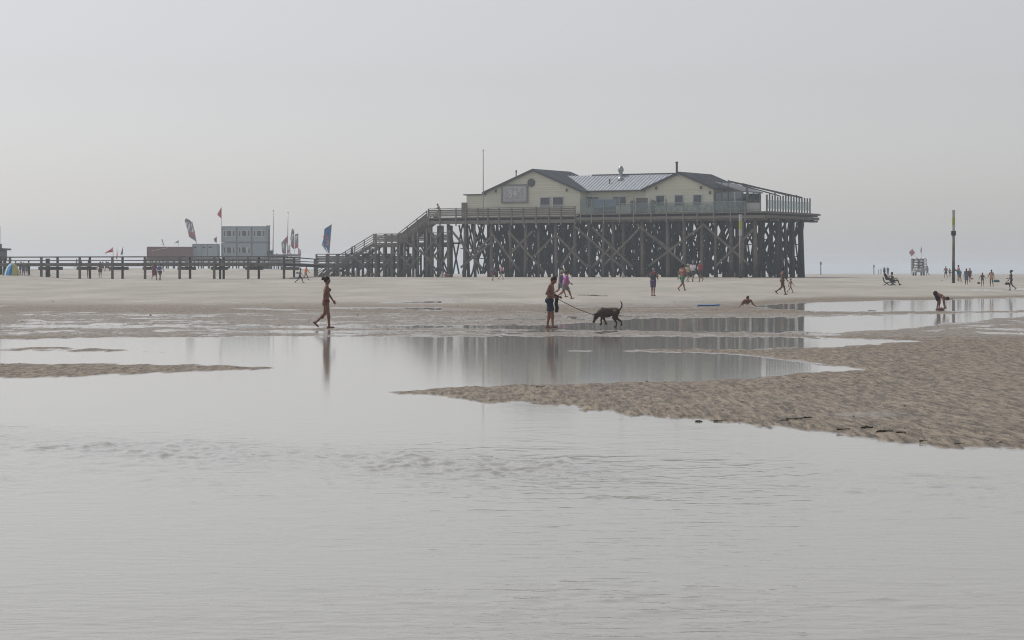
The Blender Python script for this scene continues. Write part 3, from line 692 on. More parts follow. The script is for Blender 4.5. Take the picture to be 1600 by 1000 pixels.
# foliage
LEAF = mat('dark leaves', (.05, .075, .045), .7, .4, 8)
def leaves(c, r, n, seed, size=.12):
    rr = random.Random(seed); m = MB(); c = Vector(c)
    for i in range(n):
        d = Vector((rr.gauss(0, 1), rr.gauss(0, 1), rr.gauss(0, 1))).normalized() * (rr.random() ** .4)
        p = c + Vector((d.x * r[0], d.y * r[1], d.z * r[2])); s = Vector((rr.gauss(0, 1), rr.gauss(0, 1), rr.gauss(0, .6))).normalized(); t = s.orthogonal().normalized()
        k = size * rr.uniform(.6, 1.3); m.add([p - s * k, p + t * k * .4, p + s * k, p - t * k * .4], [(0, 1, 2, 3)])
    return m
POT = mat('clay grey pots', (.14, .13, .12), .8, .2)
for i, (px, lab) in enumerate(((988.5, 'bushy plant in a dark pot left of the grey green terrace screen'), (1020.5, 'bushy plant in a dark pot right of the grey green terrace screen'))):
    a_ = PF(px, 333, 1.0)[0]; t = thing('potted_plant', lab, 'plant', PL(a_, 1.0, ZB), 0, 'potted plants on the terrace')
    m = MB(); m.lathe(PL(a_, 1.0, ZB), [(.2, 0), (.27, .75), (.3, .8), (.26, .82)]); m.build('pot', POT, t, smooth=True)
    leaves(PL(a_, 1.0, ZB + 1.15), (.38, .38, .38), 160, i).build('foliage', LEAF, t)
a_ = PF(1178, 330, 0.6)[0]; t = thing('planter_box', 'long white planter with small conifers at the right end of the terrace', 'planter', PL(a_, .6, ZB))
m = MB(); m.box(PL(a_, .6, ZB + .62), (1.6, .5, .75), AX); m.box(PL(a_, .6, ZB + .12), (1.5, .44, .2), AX); m.build('box', mat('pale grey planter', (.42, .42, .40), .7, .12), t)
m = leaves(PL(a_ - .35, .6, ZB + 1.15), (.14, .14, .5), 120, 5, .1); m.build('conifer', LEAF, t)
m = leaves(PL(a_ + .35, .6, ZB + 1.1), (.35, .2, .2), 140, 6, .1); m.build('shrub', LEAF, t)

# terrace chairs and tables
CH = mat('pale folding chair wood', (.30, .31, .29), .7, .2, 6)
def mk_chair():
    t = thing('folding_chair', 'x', 'chair', (0, 0, 0)); LOC[t.name] = Vector((0, 0, 0))
    for s_ in (-.22, .22):
        m = MB(); m.beam((s_, -.25, 0), (s_, .22, .9), .05, .04); m.build('leg', CH, t)
        m = MB(); m.beam((s_ * .86, .25, 0), (s_ * .86, -.2, .46), .05, .04); m.build('leg', CH, t)
    m = MB()
    for k in range(5): m.box((0, -.2 + k * .095, .47), (.4, .08, .025))
    m.build('seat', CH, t)
    m = MB()
    for k in range(3): m.box((0, .15 + k * .035, .66 + k * .09), (.44, .025, .07))
    m.build('backrest', CH, t); return t
def copy_tree(o, loc, rz, label, group, parent=None):
    c = o.copy(); COL.objects.link(c)
    if parent is None:
        c.location = loc; c.rotation_euler = (0, 0, rz); c['label'] = label; c['group'] = group
    else: c.parent = parent
    for ch in list(o.children): copy_tree(ch, None, 0, None, None, c)
    return c
c0 = mk_chair(); first = True
TBX = [1004.5, 1048, 1082, 1112, 1140]
side_words = ['beside the grey green screen', 'below the first right gable window', 'below the middle right gable window', 'below the last right gable window', 'in front of the veranda']
for i, px in enumerate(TBX):
    a_ = PF(px, 333, 1.3)[0]; a_ = a_ if i else a_ + 1.6
    t = thing('terrace_table', 'slatted wooden terrace table ' + side_words[i] + ', behind the glass', 'table', PL(a_, 1.3, ZB), -TH, 'tables on the restaurant terrace'); LOC[t.name] = Vector(PL(a_, 1.3, ZB))
    m = MB()
    for k in range(5): m.box(PL(a_, 1.3 - .3 + k * .15, ZB + .73), (.8, .13, .03), AX)
    tt = m.build('tabletop', CH, t)
    for s_ in (-1, 1):
        m = MB(); m.beam(PL(a_ + s_ * .3, 1.0, ZB), PL(a_ - s_ * .3, 1.0, ZB + .7), .05, .05); m.beam(PL(a_ + s_ * .3, 1.6, ZB), PL(a_ - s_ * .3, 1.6, ZB + .7), .05, .05); m.build('leg', CH, t)
    t.rotation_euler = (0, 0, 0)
    for s_, wd in ((-1, 'left'), (1, 'right')):
        lab = 'pale folding chair at the %s side of the table %s' % (wd, side_words[i])
        pos = PL(a_ + s_ * .75, 1.3 + .1 * s_, ZB); rz = -TH + (math.pi / 2 if s_ < 0 else -math.pi / 2) + math.pi
        if first:
            c0.location = pos; c0.rotation_euler = (0, 0, rz); c0['label'] = lab; c0['group'] = 'folding chairs on the restaurant terrace'; first = False
        else: copy_tree(c0, pos, rz, lab, 'folding chairs on the restaurant terrace')

# palisade at the right end
pal = thing('post_palisade', 'row of tall dark upright posts fencing the right end of the platform', 'fence', PL(.6, 7, ZB))
for i in range(19):
    px = 1190 + 4.2 * i
    b_ = PS(px, 330, 0.25)[0] if i > 0 else 0.0
    b_ = max(-0.05, min(BD - .1, b_)); hgt = rng.uniform(1.72, 1.9) + (.35 if i in (3, 5, 9, 13) else 0)
    m = MB(); m.box(PL(.25, b_, ZB + hgt / 2), (.13, .16, hgt), AX); m.build('post', TEAL, pal)
bE = PS(1265.6, 330, 0.25)[0]; m = MB(); m.box(PL(.33, bE / 2, ZB + .8), (.02, bE, 1.0), AX); m.build('pane', GLASS, pal)

# flagpole beside the left gable
a_, zt = PF(755, 236, 1.6); t = thing('flagpole', 'bare thin flagpole rising from the platform left of the restaurant', 'flagpole', PL(a_, 1.6, ZA))
m = MB(); m.tube(PL(a_, 1.6, ZA), PL(a_, 1.6, zt), .075, .045, 10); m.build('pole', STEEL, t); m = MB(); m.lathe(PL(a_, 1.6, zt), [(.03, 0), (.09, .05), (.09, .14), (.02, .2)], 8); m.build('finial', STEEL, t)

# ------------------------------------------------------------------ STAIRS
st = thing('wooden_staircase', 'long grey wooden staircase climbing in two flights to the stilt platform', 'staircase', PL(PF(585, 420, 1)[0], 1.5, 1.17))
BW0, BW1 = 0.5, 2.9
def flight(x0, y0, x1, y1, boards):
    p = PF(x0, y0, BW0); q = PF(x1, y1, BW0); n = max(6, int(abs(q[1] - p[1]) / .19))
    for b_ in (BW0, BW1):
        m = MB(); m.beam(PL(p[0], b_, p[1] - .12), PL(q[0], b_, q[1] - .12), .1, .38); m.build('stringer', WOOD, st)
    m = MB()
    for i in range(n):
        f_ = (i + .5) / n; m.box(PL(p[0] + (q[0] - p[0]) * f_, (BW0 + BW1) / 2, p[1] + (q[1] - p[1]) * f_), (.34, BW1 - BW0 - .12, .05), AX)
    m.build('treads', WOODL, st)
    for b_ in (BW0 - .1, BW1 + .1):
        for hgt, tk in ((1.1, .1), (.8, .07), (.52, .07)):
            m = MB(); m.beam(PL(p[0], b_, p[1] + hgt), PL(q[0], b_, q[1] + hgt), .06, tk); m.build('handrail', WOODL, st)
        if boards:
            m = MB(); m.beam(PL(p[0], b_ + .06, p[1] + .45), PL(q[0], b_ + .06, q[1] + .45), .04, .72); m.build('side_panel', WOODL, st)
        k = max(3, int(abs(q[0] - p[0]) / 1.4))
        for i in range(k + 1):
            f_ = i / k; a_ = p[0] + (q[0] - p[0]) * f_; z_ = p[1] + (q[1] - p[1]) * f_
            m = MB(); m.box(PL(a_, b_ - .06, z_ + .35), (.11, .09, 1.55), AX); m.build('post', WOODL, st)
    return p, q
p, q = flight(497, 433, 585, 379.5, False)
p2, q2 = flight(622, 379.5, 668, 343.5, True)
zl = PF(600, 379.5, BW0)[1]
m = MB(); m.box(PL((q[0] + p2[0]) / 2, (BW0 + BW1) / 2, zl - .08), (p2[0] - q[0] + .3, BW1 - BW0 + .2, .16), AX); m.build('landing', WOODL, st)
m = MB(); m.box(PL((q[0] + p2[0]) / 2, BW0 - .14, zl - .38), (p2[0] - q[0] + .3, .1, .36), AX); m.build('landing_beam', WOOD, st)
for b_ in (BW0 - .12, BW1 + .12):
    m = MB(); m.box(PL((q[0] + p2[0]) / 2, b_, zl + 1.12), (p2[0] - q[0] + .2, .1, .08), AX); m.build('handrail', WOODL, st)
    m = MB()
    for k in range(4): m.box(PL((q[0] + p2[0]) / 2, b_, zl + .24 + k * .21), (p2[0] - q[0], .04, .17), AX)
    m.build('side_panel', WOODL, st)
for px in (587, 600, 612, 622):
    a_ = PF(px, 400, BW0)[0]
    for b_ in (BW0, BW1):
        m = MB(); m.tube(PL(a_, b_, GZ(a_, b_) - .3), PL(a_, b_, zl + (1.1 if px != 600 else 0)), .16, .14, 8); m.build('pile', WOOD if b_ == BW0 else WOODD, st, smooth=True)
for px, yt in ((521, 412), (535, 405), (552, 396), (566, 388), (577, 384)):
    a_ = PF(px, 420, BW0)[0]; zt = PF(px, yt, BW0)[1]
    for b_ in (BW0 + .1, BW1 - .1):
        m = MB(); m.tube(PL(a_, b_, GZ(a_, b_) - .3), PL(a_, b_, zt), .13, .12, 8); m.build('pile', WOODD, st, smooth=True)
for x0, y0, x1, y1 in ((588, 386, 622, 432), (622, 388, 590, 430), (552, 400, 585, 430), (585, 398, 553, 431), (535, 415, 552, 432), (551, 414, 536, 432), (521, 420, 535, 432)):
    for b_ in (BW0 - .2, BW1):
        p = PF(x0, y0, b_); q_ = PF(x1, y1, b_); m = MB(); m.beam(PL(p[0], b_, p[1]), PL(q_[0], b_, q_[1]), .2, .08, (Vv.x, Vv.y, 0)); m.build('brace', WOODM if b_ < 1 else WOODD, st)
# supports of the upper flight's top
for px in (634, 648, 655, 669, 676, 690):
    a_ = PF(px, 400, 1.0)[0]; zt = PF(px, 368 if px < 640 else 352, 1.0)[1]
    for b_ in (0.7, 3.4):
        m = MB(); m.tube(PL(a_, b_, GZ(a_, b_) - .3), PL(a_, b_, min(zt, ZA - .5)), .17, .15, 8); m.build('pile', WOOD if b_ < 1 else WOODD, st, smooth=True)
for x0, y0, x1, y1 in ((628, 372, 672, 405), (626, 400, 655, 431), (655, 400, 630, 431), (656, 390, 690, 432), (690, 385, 655, 432), (668, 356, 690, 392), (692, 360, 664, 395), (640, 402, 626, 430), (676, 395, 700, 431), (700, 398, 672, 432)):
    for b_ in (.35, 3.6):
        p = PF(x0, y0, b_); q_ = PF(x1, y1, b_); m = MB(); m.beam(PL(p[0], b_, p[1]), PL(q_[0], b_, q_[1]), .22, .09, (Vv.x, Vv.y, 0)); m.build('brace', WOODM if b_ < 1 else WOODD, st)

# lower gallery behind the stairs
gal = thing('lower_gallery', 'low wooden gallery with boarded railing behind the top flight of stairs', 'gallery', PL(PF(663, 380, 6)[0], 6, 1.2))
a0_, zg0 = PF(626, 379, 6.0); a1_ = PF(703, 379, 6.0)[0]
m = MB(); m.box(PL((a0_ + a1_) / 2, 7.5, zg0 - .1), (a1_ - a0_, 3.0, .2), AX); m.build('deck', WOODL, gal)
m = MB(); m.box(PL((a0_ + a1_) / 2, 5.95, zg0 - .42), (a1_ - a0_, .1, .4), AX); m.build('edge_beam', WOOD, gal)
m = MB(); m.box(PL((a0_ + a1_) / 2, 5.95, zg0 + 1.2), (a1_ - a0_, .1, .09), AX); m.build('handrail', WOODL, gal)
m = MB()
for k in range(4): m.box(PL((a0_ + a1_) / 2, 5.95, zg0 + .3 + k * .2), (a1_ - a0_, .04, .17), AX)
m.build('planks', WOODL, gal)
for i in range(7):
    a_ = a0_ + (a1_ - a0_) * i / 6; m = MB(); m.box(PL(a_, 5.9, (zg0 + 1.2 + 1) / 2 - .1), (.16, .16, zg0 + 1.2 - .8), AX); m.build('post', WOOD, gal)
for x0, y0, x1, y1 in ((632, 384, 655, 432), (655, 384, 632, 432), (658, 384, 682, 432), (682, 384, 658, 432), (684, 384, 702, 432), (702, 384, 684, 432)):
    p = PF(x0, y0, 6.1); q_ = PF(x1, y1, 6.1); m = MB(); m.beam(PL(p[0], 6.1, p[1]), PL(q_[0], 6.1, q_[1]), .2, .08, (Vv.x, Vv.y, 0)); m.build('brace', WOODD, gal)

# low platform joining boardwalk and stairs
lp = thing('low_platform', 'low boarded platform where the boardwalk meets the staircase', 'platform', PL(PF(560, 412, 4.5)[0], 4.5, 1.2))
a0_, zp0 = PF(495, 411, 4.2); a1_ = PF(640, 409, 4.2)[0]; zp0 = 2.95
m = MB(); m.box(PL((a0_ + a1_) / 2, 5.6, zp0 - .1), (a1_ - a0_, 2.8, .2), AX); m.build('deck', WOODL, lp)
m = MB(); m.box(PL((a0_ + a1_) / 2, 4.15, zp0 - .4), (a1_ - a0_, .1, .4), AX); m.build('edge_beam', WOOD, lp)
for b_ in (4.2, 7.0):
    m = MB(); m.box(PL((a0_ + a1_) / 2, b_, zp0 + 1.18), (a1_ - a0_, .1, .1), AX); m.build('handrail', WOOD, lp)
    m = MB()
    for k in range(4): m.box(PL((a0_ + a1_) / 2, b_, zp0 + .25 + k * .2), (a1_ - a0_, .04, .17), AX)
    m.build('planks', WOODL, lp)
    for i in range(10):
        a_ = a0_ + (a1_ - a0_) * i / 9; m = MB(); m.box(PL(a_, b_ - .08, (zp0 + 1.18 + .8) / 2), (.18, .18, zp0 + 1.18 - .8), AX); m.build('post', WOOD if b_ < 5 else WOODD, lp)
for i in range(8):
    f0, f1 = i / 8, (i + 1) / 8
    m = MB(); m.beam(PL(a0_ + (a1_ - a0_) * f0, 4.3, 1.1), PL(a0_ + (a1_ - a0_) * f1, 4.3, zp0 - .3), .18, .08, (Vv.x, Vv.y, 0)); m.build('brace', WOODD, lp)

# ------------------------------------------------------------------ BOARDWALK
bw = thing('boardwalk', 'long raised timber boardwalk with open rails crossing the left beach to the stairs', 'boardwalk', (-45, 262, 1.2))
BE = PL(PF(497, 412, 5.2)[0], 5.2, 0); 
BWF = [Vector((W(-120, 410, 272).x, 272, 0)), Vector((W(140, 410, 264).x, 264, 0)), Vector((W(440, 410, 259).x, 259, 0)), Vector((BE.x, BE.y - .9, 0))]
def bwat(px):
    t = (px - 800) / F
    for p, q_ in zip(BWF, BWF[1:]):
        d = q_ - p; s_ = (t * p.y - p.x) / (d.x - t * d.y)
        if -0.0001 <= s_ <= 1.0001: return p + d * s_
    return BWF[-1] if px > 400 else BWF[0]
ZW = 2.72
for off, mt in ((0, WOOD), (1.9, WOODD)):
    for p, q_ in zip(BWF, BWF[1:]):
        p = p + Vector((0, off, 0)); q_ = q_ + Vector((0, off, 0))
        m = MB(); m.beam(p + Z * (ZW - .13), q_ + Z * (ZW - .13), .14, .29); m.build('deck_beam', mt, bw)
        m = MB(); m.beam(p + Z * 3.47, q_ + Z * 3.47, .12, .12); m.build('handrail', mt, bw)
        m = MB(); m.beam(p + Z * 3.08, q_ + Z * 3.08, .08, .09); m.build('mid_rail', mt, bw)
m = MB()
for p, q_ in zip(BWF, BWF[1:]):
    p = p + Vector((0, .95, ZW + .05)); q_ = q_ + Vector((0, .95, ZW + .05)); m.beam(p, q_, 1.9, .08)
m.build('planks', WOODL, bw)
for px in (16, 65, 125, 176, 227, 281, 335, 388, 444, 492):
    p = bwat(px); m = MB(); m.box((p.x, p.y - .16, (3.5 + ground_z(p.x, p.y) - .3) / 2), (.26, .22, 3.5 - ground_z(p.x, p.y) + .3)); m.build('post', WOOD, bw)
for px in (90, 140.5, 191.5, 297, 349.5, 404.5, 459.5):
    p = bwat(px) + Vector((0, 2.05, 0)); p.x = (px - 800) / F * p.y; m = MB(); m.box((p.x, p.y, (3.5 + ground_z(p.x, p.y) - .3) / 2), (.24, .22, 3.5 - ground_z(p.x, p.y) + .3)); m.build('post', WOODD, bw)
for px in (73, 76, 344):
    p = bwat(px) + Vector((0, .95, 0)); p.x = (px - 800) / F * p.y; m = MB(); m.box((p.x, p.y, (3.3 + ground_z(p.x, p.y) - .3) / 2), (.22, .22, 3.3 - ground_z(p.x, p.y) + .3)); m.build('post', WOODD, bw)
for x0, x1 in ((60, 93), (120, 146), (172, 196), (224, 232), (278, 302), (330, 352), (384, 408), (440, 464)):
    p = bwat(x0); q_ = bwat(x1) + Vector((0, 1.9, 0)); m = MB(); m.beam(p + Z * (ZW - .5), q_ + Z * (ZW - .5), .2, .34); m.build('cross_beam', WOOD, bw)

# ------------------------------------------------------------------ CONTAINERS on a low stage
DC = F / 8.5
def zpix(py, D): return HC + (YH - py) / F * D
def xpix(px, D): return (px - 800) / F * D
CONTB = siding_mat('pale blue container steel', (.36, .42, .46), .3, .05, 0)
CONTR = siding_mat('red brown container steel', (.19, .095, .085), .3, .08, 0)
stage = thing('container_stage', 'low slatted timber stage on stilts carrying the beach containers', 'stage', (xpix(340, DC), DC, 2.3))
zs = zpix(404, DC)
m = MB(); m.box((xpix(333, DC), DC + 3.5, zs - .15), (xpix(440, DC) - xpix(226, DC), 10, .3)); m.build('deck', WOODL, stage)
m = MB()
for k in range(3): m.box((xpix(333, DC), DC - 1.6, zs - .45 - k * .34), (xpix(440, DC) - xpix(226, DC), .06, .22))
m.build('slats', WOOD, stage)
for i in range(24):
    x = xpix(228 + 211 * i / 23 + rng.uniform(-1.5, 1.5), DC); m = MB(); m.box((x, DC - 1.4 + (i % 3) * .3, (zs + 1.9) / 2), (.22, .22, zs - 1.9)); m.build('stilt', WOODD, stage)
for i in range(20):
    x = xpix(228 + 211 * i / 19 + 2, DC); m = MB(); m.box((x, DC + 6.5, (zs + 1.9) / 2), (.25, .25, zs - 1.9)); m.build('stilt', WOODD, stage)
m = MB(); m.box((xpix(402, DC), DC + 3, (zs + 1.8) / 2 - .3), (3.8, 2.5, 1.5)); m.build('storage_box', mat('blue grey tarpaulin', (.1, .12, .16), .7), stage)
fence = thing('plank_fence', 'grey horizontal plank fence on the stage right of the pale container block', 'fence', (xpix(448, DC), DC - 1, zs))
m = MB()
for k in range(5): m.box((xpix(447, DC), DC - 1.9, zs - 1.0 + k * .4), (xpix(471, DC) - xpix(423, DC), .05, .34))
m.build('planks', WOODL, fence)
for px in (424, 434, 445, 456, 470):
    m = MB(); m.box((xpix(px, DC), DC - 1.8, (zs + 1.0 + 1.9) / 2 - .1), (.15, .15, zs - .9 + .2)); m.build('post', WOOD, fence)
def container(name, label, x0, x1, y0, y1, D, dp, material, wins=(), doors=()):
    xa, xb, z1, z0 = xpix(x0, D), xpix(x1, D), zpix(y0, D), zpix(y1, D)
    t = thing(name, label, 'container', ((xa + xb) / 2, D, z0)); m = MB(); m.box(((xa + xb) / 2, D + dp / 2, (z0 + z1) / 2), (xb - xa, dp, z1 - z0)); m.build('body', material, t)
    m = MB(); fr = .14
    for z in (z0 + fr / 2, z1 - fr / 2): m.box(((xa + xb) / 2, D - .02, z), (xb - xa + .06, .1, fr))
    for x in (xa, xb): m.box((x, D - .02, (z0 + z1) / 2), (fr, .1, z1 - z0 - .3))
    m.build('frame', material if material != CONTB else mat('container frame paint', (.27, .31, .34), .6, .15), t)
    return t, xa, xb, z0, z1
t, *_ = container('storage_container', 'long rusty red brown container left of the pale blue ones', 230, 300.5, 385.5, 404, DC - 4, 2.5, CONTR)
m = MB(); m.tube(W(236, 392.5, DC - 4.1), W(252, 389, DC - 4.1), .05); m.tube(W(252, 389, DC - 4.1), W(262, 387, DC - 4.1), .05); m.build('pale_streak', FRAMEW, t)
t, xa, xb, z0, z1 = container('toilet_container', 'small pale blue container between the red brown one and the two storey block', 301, 340.5, 381, 404, DC - 3, 3, CONTB)
for px in (305, 318.5, 328.5):
    m = MB(); p = W(px, 386.5, DC - 3.05); m.box(p, (.5, .06, .22)); m.build('vent_window', PANE, t)
for px in (315.5, 324):
    m = MB(); m.box((xpix(px, DC - 3), DC - 3.03, (z0 + z1) / 2), (.06, .05, z1 - z0 - .3)); m.build('door_seam', METALD, t)
off = [('office_container', 'container')]
for row, (y0, y1) in enumerate(((353.5, 378.2), (378.8, 404))):
    for c in range(3):
        x0 = 347 + c * 23.4; x1 = x0 + 23
        lab = '%s container of the pale blue two storey block, %s%s' % (['upper', 'lower'][row], ['left', 'middle', 'right'][c], ['', ' with three window bays', ' and windowless'][0 if row == 0 or c == 0 else (1 if c == 1 else 2)])
        t, xa, xb, z0, z1 = container('office_container', lab, x0, x1, y0, y1, DC - 2, 6, CONTB)
        t['group'] = 'office containers of the two storey block'
        if row == 1 and c == 2: continue
        for k, (wx0, wx1) in enumerate(((2.2, 5.8), (7.4, 14.8), (16.2, 20))):
            ya, yb = (360, 369.2) if row == 0 else (386, 395.5)
            xa_, xb_ = xpix(x0 + wx0, DC - 2), xpix(x0 + wx1, DC - 2); za, zb = zpix(ya, DC - 2), zpix(yb, DC - 2); xc = (xa_ + xb_) / 2; zc_ = (za + zb) / 2
            m = MB()
            for s_ in (-1, 1):
                m.box((xc + s_ * (xb_ - xa_) / 2, DC - 2.06, zc_), (.09, .1, za - zb + .1)); m.box((xc, DC - 2.06, zc_ + s_ * (za - zb) / 2), (xb_ - xa_ - .09, .1, .09))
            wv = m.build('window', FRAMEW, t); m = MB(); m.box((xc, DC - 2.03, zc_), (xb_ - xa_ - .08, .05, za - zb - .08)); m.build('pane', PANE, wv)
            if row == 1 and c == 1 and k > 0:
                m = MB(); m.prism([W(x0 + 13.5 + (k - 1) * 2.2, 386.5, DC - 2.15), W(x0 + 15 + (k - 1) * 3.2, 386.5, DC - 2.15), W(x0 + 14.6 + (k - 1) * 2.5, 394.5, DC - 2.15), W(x0 + 13.8 + (k - 1) * 2, 393, DC - 2.15)], (0, .05, 0)); m.build('poster', FRAMEW, t)
m = MB(); 
t = thing('side_gallery', 'grey outside gallery frame on the right end of the two storey block', 'gallery', (xpix(420, DC), DC, zs))
for px in (417.6, 421):
    m = MB(); m.box((xpix(px, DC), DC - .5, zs + 3), (.14, .14, 6)); m.build('post', METALD, t)
m = MB(); m.box((xpix(419.3, DC), DC + .5, zs + 2.9), (.5, 3, .12)); m.build('floor', METALD, t)
m = MB(); m.box((xpix(419.3, DC), DC + .5, zs + 6), (.6, 3, .12)); m.build('roof', METALD, t)
m = MB(); m.box((xpix(419.3, DC), DC + .8, zs + 4.2), (.38, .06, 2.4)); m.build('panel', mat('grey panel', (.2, .22, .24), .6), t)
m = MB(); m.box((xpix(419.3, DC), DC + .8, zs + 1.4), (.38, .06, 2.6)); m.build('panel', MATS['grey panel'], t)
t = thing('covered_dinghy', 'small dark green covered boat on the stage beside the bare pole', 'boat', (xpix(422, DC), DC - 1, zs))
m = MB(); pr = [(418, 393, 397.5), (421, 392, 397.8), (424.5, 391.6, 397.8), (427.5, 390.2, 396)]
for (xa, ya, yb), (xc, yc, yd) in zip(pr, pr[1:]):
    p = [W(xa, yb, DC - 1.2), W(xc, yd, DC - 1.2), W(xc, yd, DC), W(xa, yb, DC), W(xa, ya, DC - 1.3), W(xc, yc, DC - 1.3), W(xc, yc, DC + .1), W(xa, ya, DC + .1)]; m.hexa(p)
m.build('hull', mat('dark green cover', (.05, .09, .075), .7), t)
m = MB(); m.beam(W(418, 392.8, DC - .6), W(427.5, 390, DC - .6), .1, .06); m.build('keel', METALD, t)

# stilt house cut by the left edge
D_ = F / 14.0; t = thing('stilt_hut', 'dark green stilt hut cut off by the left edge of the view', 'hut', (xpix(-60, D_), D_, 1.2))
m = MB(); xa, xb = xpix(-190, D_), xpix(11, D_ + 4); m.box(((xa + xb) / 2, D_ + 2, (zpix(390, D_) + zpix(402, D_)) / 2), (xb - xa, 4, zpix(390, D_) - zpix(402, D_))); m.build('wall', mat('grey green hut boards', (.17, .2, .2), .8, .2), t)
m = MB(); m.box(((xa + xb) / 2 + .2, D_ + 2, zpix(389.2, D_)), (xb - xa + .5, 4.4, .2)); m.build('roof', DARKTRIM, t)
m = MB(); xu = xpix(3.2, D_+4); m.box(((xa + xu) / 2, D_ + 2.4, zpix(384.5, D_)), (xu - xa, 3, zpix(380, D_) - zpix(388.5, D_))); m.build('upper_wall', MATS['grey green hut boards'], t)
m = MB(); xu = xpix(.8, D_+4); m.box(((xa + xu) / 2, D_ + 2.4, zpix(366, D_)), (xu - xa, 3, zpix(353, D_) - zpix(380, D_))); m.build('tower', mat('dark hut tower', (.06, .075, .075), .8), t)
m = MB(); m.box(((xa + xb) / 2 - .2, D_ + 2, zpix(403.2, D_)), (xb - xa + .4, 4.3, .4)); m.build('deck', WOOD, t)
m = MB(); xs = xpix(9, D_+4)
m.box(((xa + xs) / 2, D_ + 2, (zpix(404.6, D_) + .8) / 2), (xs - xa - 1, 3.4, zpix(404.6, D_) - .8)); m.build('base_boards', mat('dark green base boards', (.045, .06, .058), .85, .2), t)
for px in (8, 2, -12, -30):
    m = MB(); m.box((xpix(px, D_), D_ - .2, (zpix(404, D_) + .8) / 2), (.3, .3, zpix(404, D_) - .8)); m.build('pile', WOODD, t)


# ------------------------------------------------------------------ BODIES: one continuous surface per body, from a distance field
class SDF:
    def __init__(self, vox): self.p = []; self.vox = vox
    def cap(self, a, b, ra, rb=None, k=None, cut=0, flat=None):
        """tapered capsule; cut: 1 flat end at b, 2 flat at both ends; flat=(axis, factor) squashes"""
        self.p.append(('c', np.array(a, float), np.array(b, float), ra, ra if rb is None else rb, k, cut)); return self
    def ell(self, c, r, k=None, rot=None): self.p.append(('e', np.array(c, float), np.array(r, float), rot, None, k, 0)); return self
    def mesh(self, k0=0.02, planes=()):
        vox = self.vox; lo = np.full(3, 1e9); hi = -lo
        for q in self.p:
            if q[0] == 'c':
                r = max(q[3], q[4]); lo = np.minimum(lo, np.minimum(q[1], q[2]) - r); hi = np.maximum(hi, np.maximum(q[1], q[2]) + r)
            else:
                r = q[2].max(); lo = np.minimum(lo, q[1] - r); hi = np.maximum(hi, q[1] + r)
        lo -= 3 * vox; hi += 3 * vox
        n = np.ceil((hi - lo) / vox).astype(int) + 1
        f = np.full(n, 0.5, np.float32)
        for q in self.p:
            k = k0 if q[5] is None else q[5]
            if q[0] == 'c':
                r = max(q[3], q[4]); l_ = np.minimum(q[1], q[2]) - r; h_ = np.maximum(q[1], q[2]) + r
            else:
                r = q[2].max(); l_ = q[1] - r; h_ = q[1] + r
            mg = k + 2.5 * vox
            i0 = np.maximum(((l_ - mg - lo) / vox).astype(int), 0); i1 = np.minimum(np.ceil((h_ + mg - lo) / vox).astype(int) + 1, n)
            ax = [lo[d] + vox * np.arange(i0[d], i1[d]) for d in range(3)]
            X, Y, Zz = np.meshgrid(*ax, indexing='ij')
            if q[0] == 'c':
                a, b = q[1], q[2]; e = b - a; ee = max(e @ e, 1e-9)
                t = ((X - a[0]) * e[0] + (Y - a[1]) * e[1] + (Zz - a[2]) * e[2]) / ee
                tc = np.clip(t, 0, 1)
                d = np.sqrt((X - a[0] - tc * e[0]) ** 2 + (Y - a[1] - tc * e[1]) ** 2 + (Zz - a[2] - tc * e[2]) ** 2) - (q[3] + (q[4] - q[3]) * tc)
                if q[6]:
                    L = math.sqrt(ee); d = np.maximum(d, (t - 1) * L)
                    if q[6] == 2: d = np.maximum(d, -t * L)
            else:
                dx, dy, dz = X - q[1][0], Y - q[1][1], Zz - q[1][2]
                if q[3] is not None:
                    M = q[3]; dx, dy, dz = M[0][0] * dx + M[1][0] * dy + M[2][0] * dz, M[0][1] * dx + M[1][1] * dy + M[2][1] * dz, M[0][2] * dx + M[1][2] * dy + M[2][2] * dz
                g = np.sqrt((dx / q[2][0]) ** 2 + (dy / q[2][1]) ** 2 + (dz / q[2][2]) ** 2)
                d = (g - 1) * q[2].min()
            sl = tuple(slice(i0[i], i1[i]) for i in range(3)); o = f[sl]
            if k > 1e-6:
                h = np.maximum(k - np.abs(o - d), 0) / k; f[sl] = np.minimum(o, d) - h * h * k * 0.25
            else: f[sl] = np.minimum(o, d)
        if planes:
            ax = [lo[d] + vox * np.arange(n[d]) for d in range(3)]; X, Y, Zz = np.meshgrid(*ax, indexing='ij')
            for pt, nn in planes: f = np.maximum(f, (X - pt[0]) * nn[0] + (Y - pt[1]) * nn[1] + (Zz - pt[2]) * nn[2])
        return surfnet(f, lo, vox)
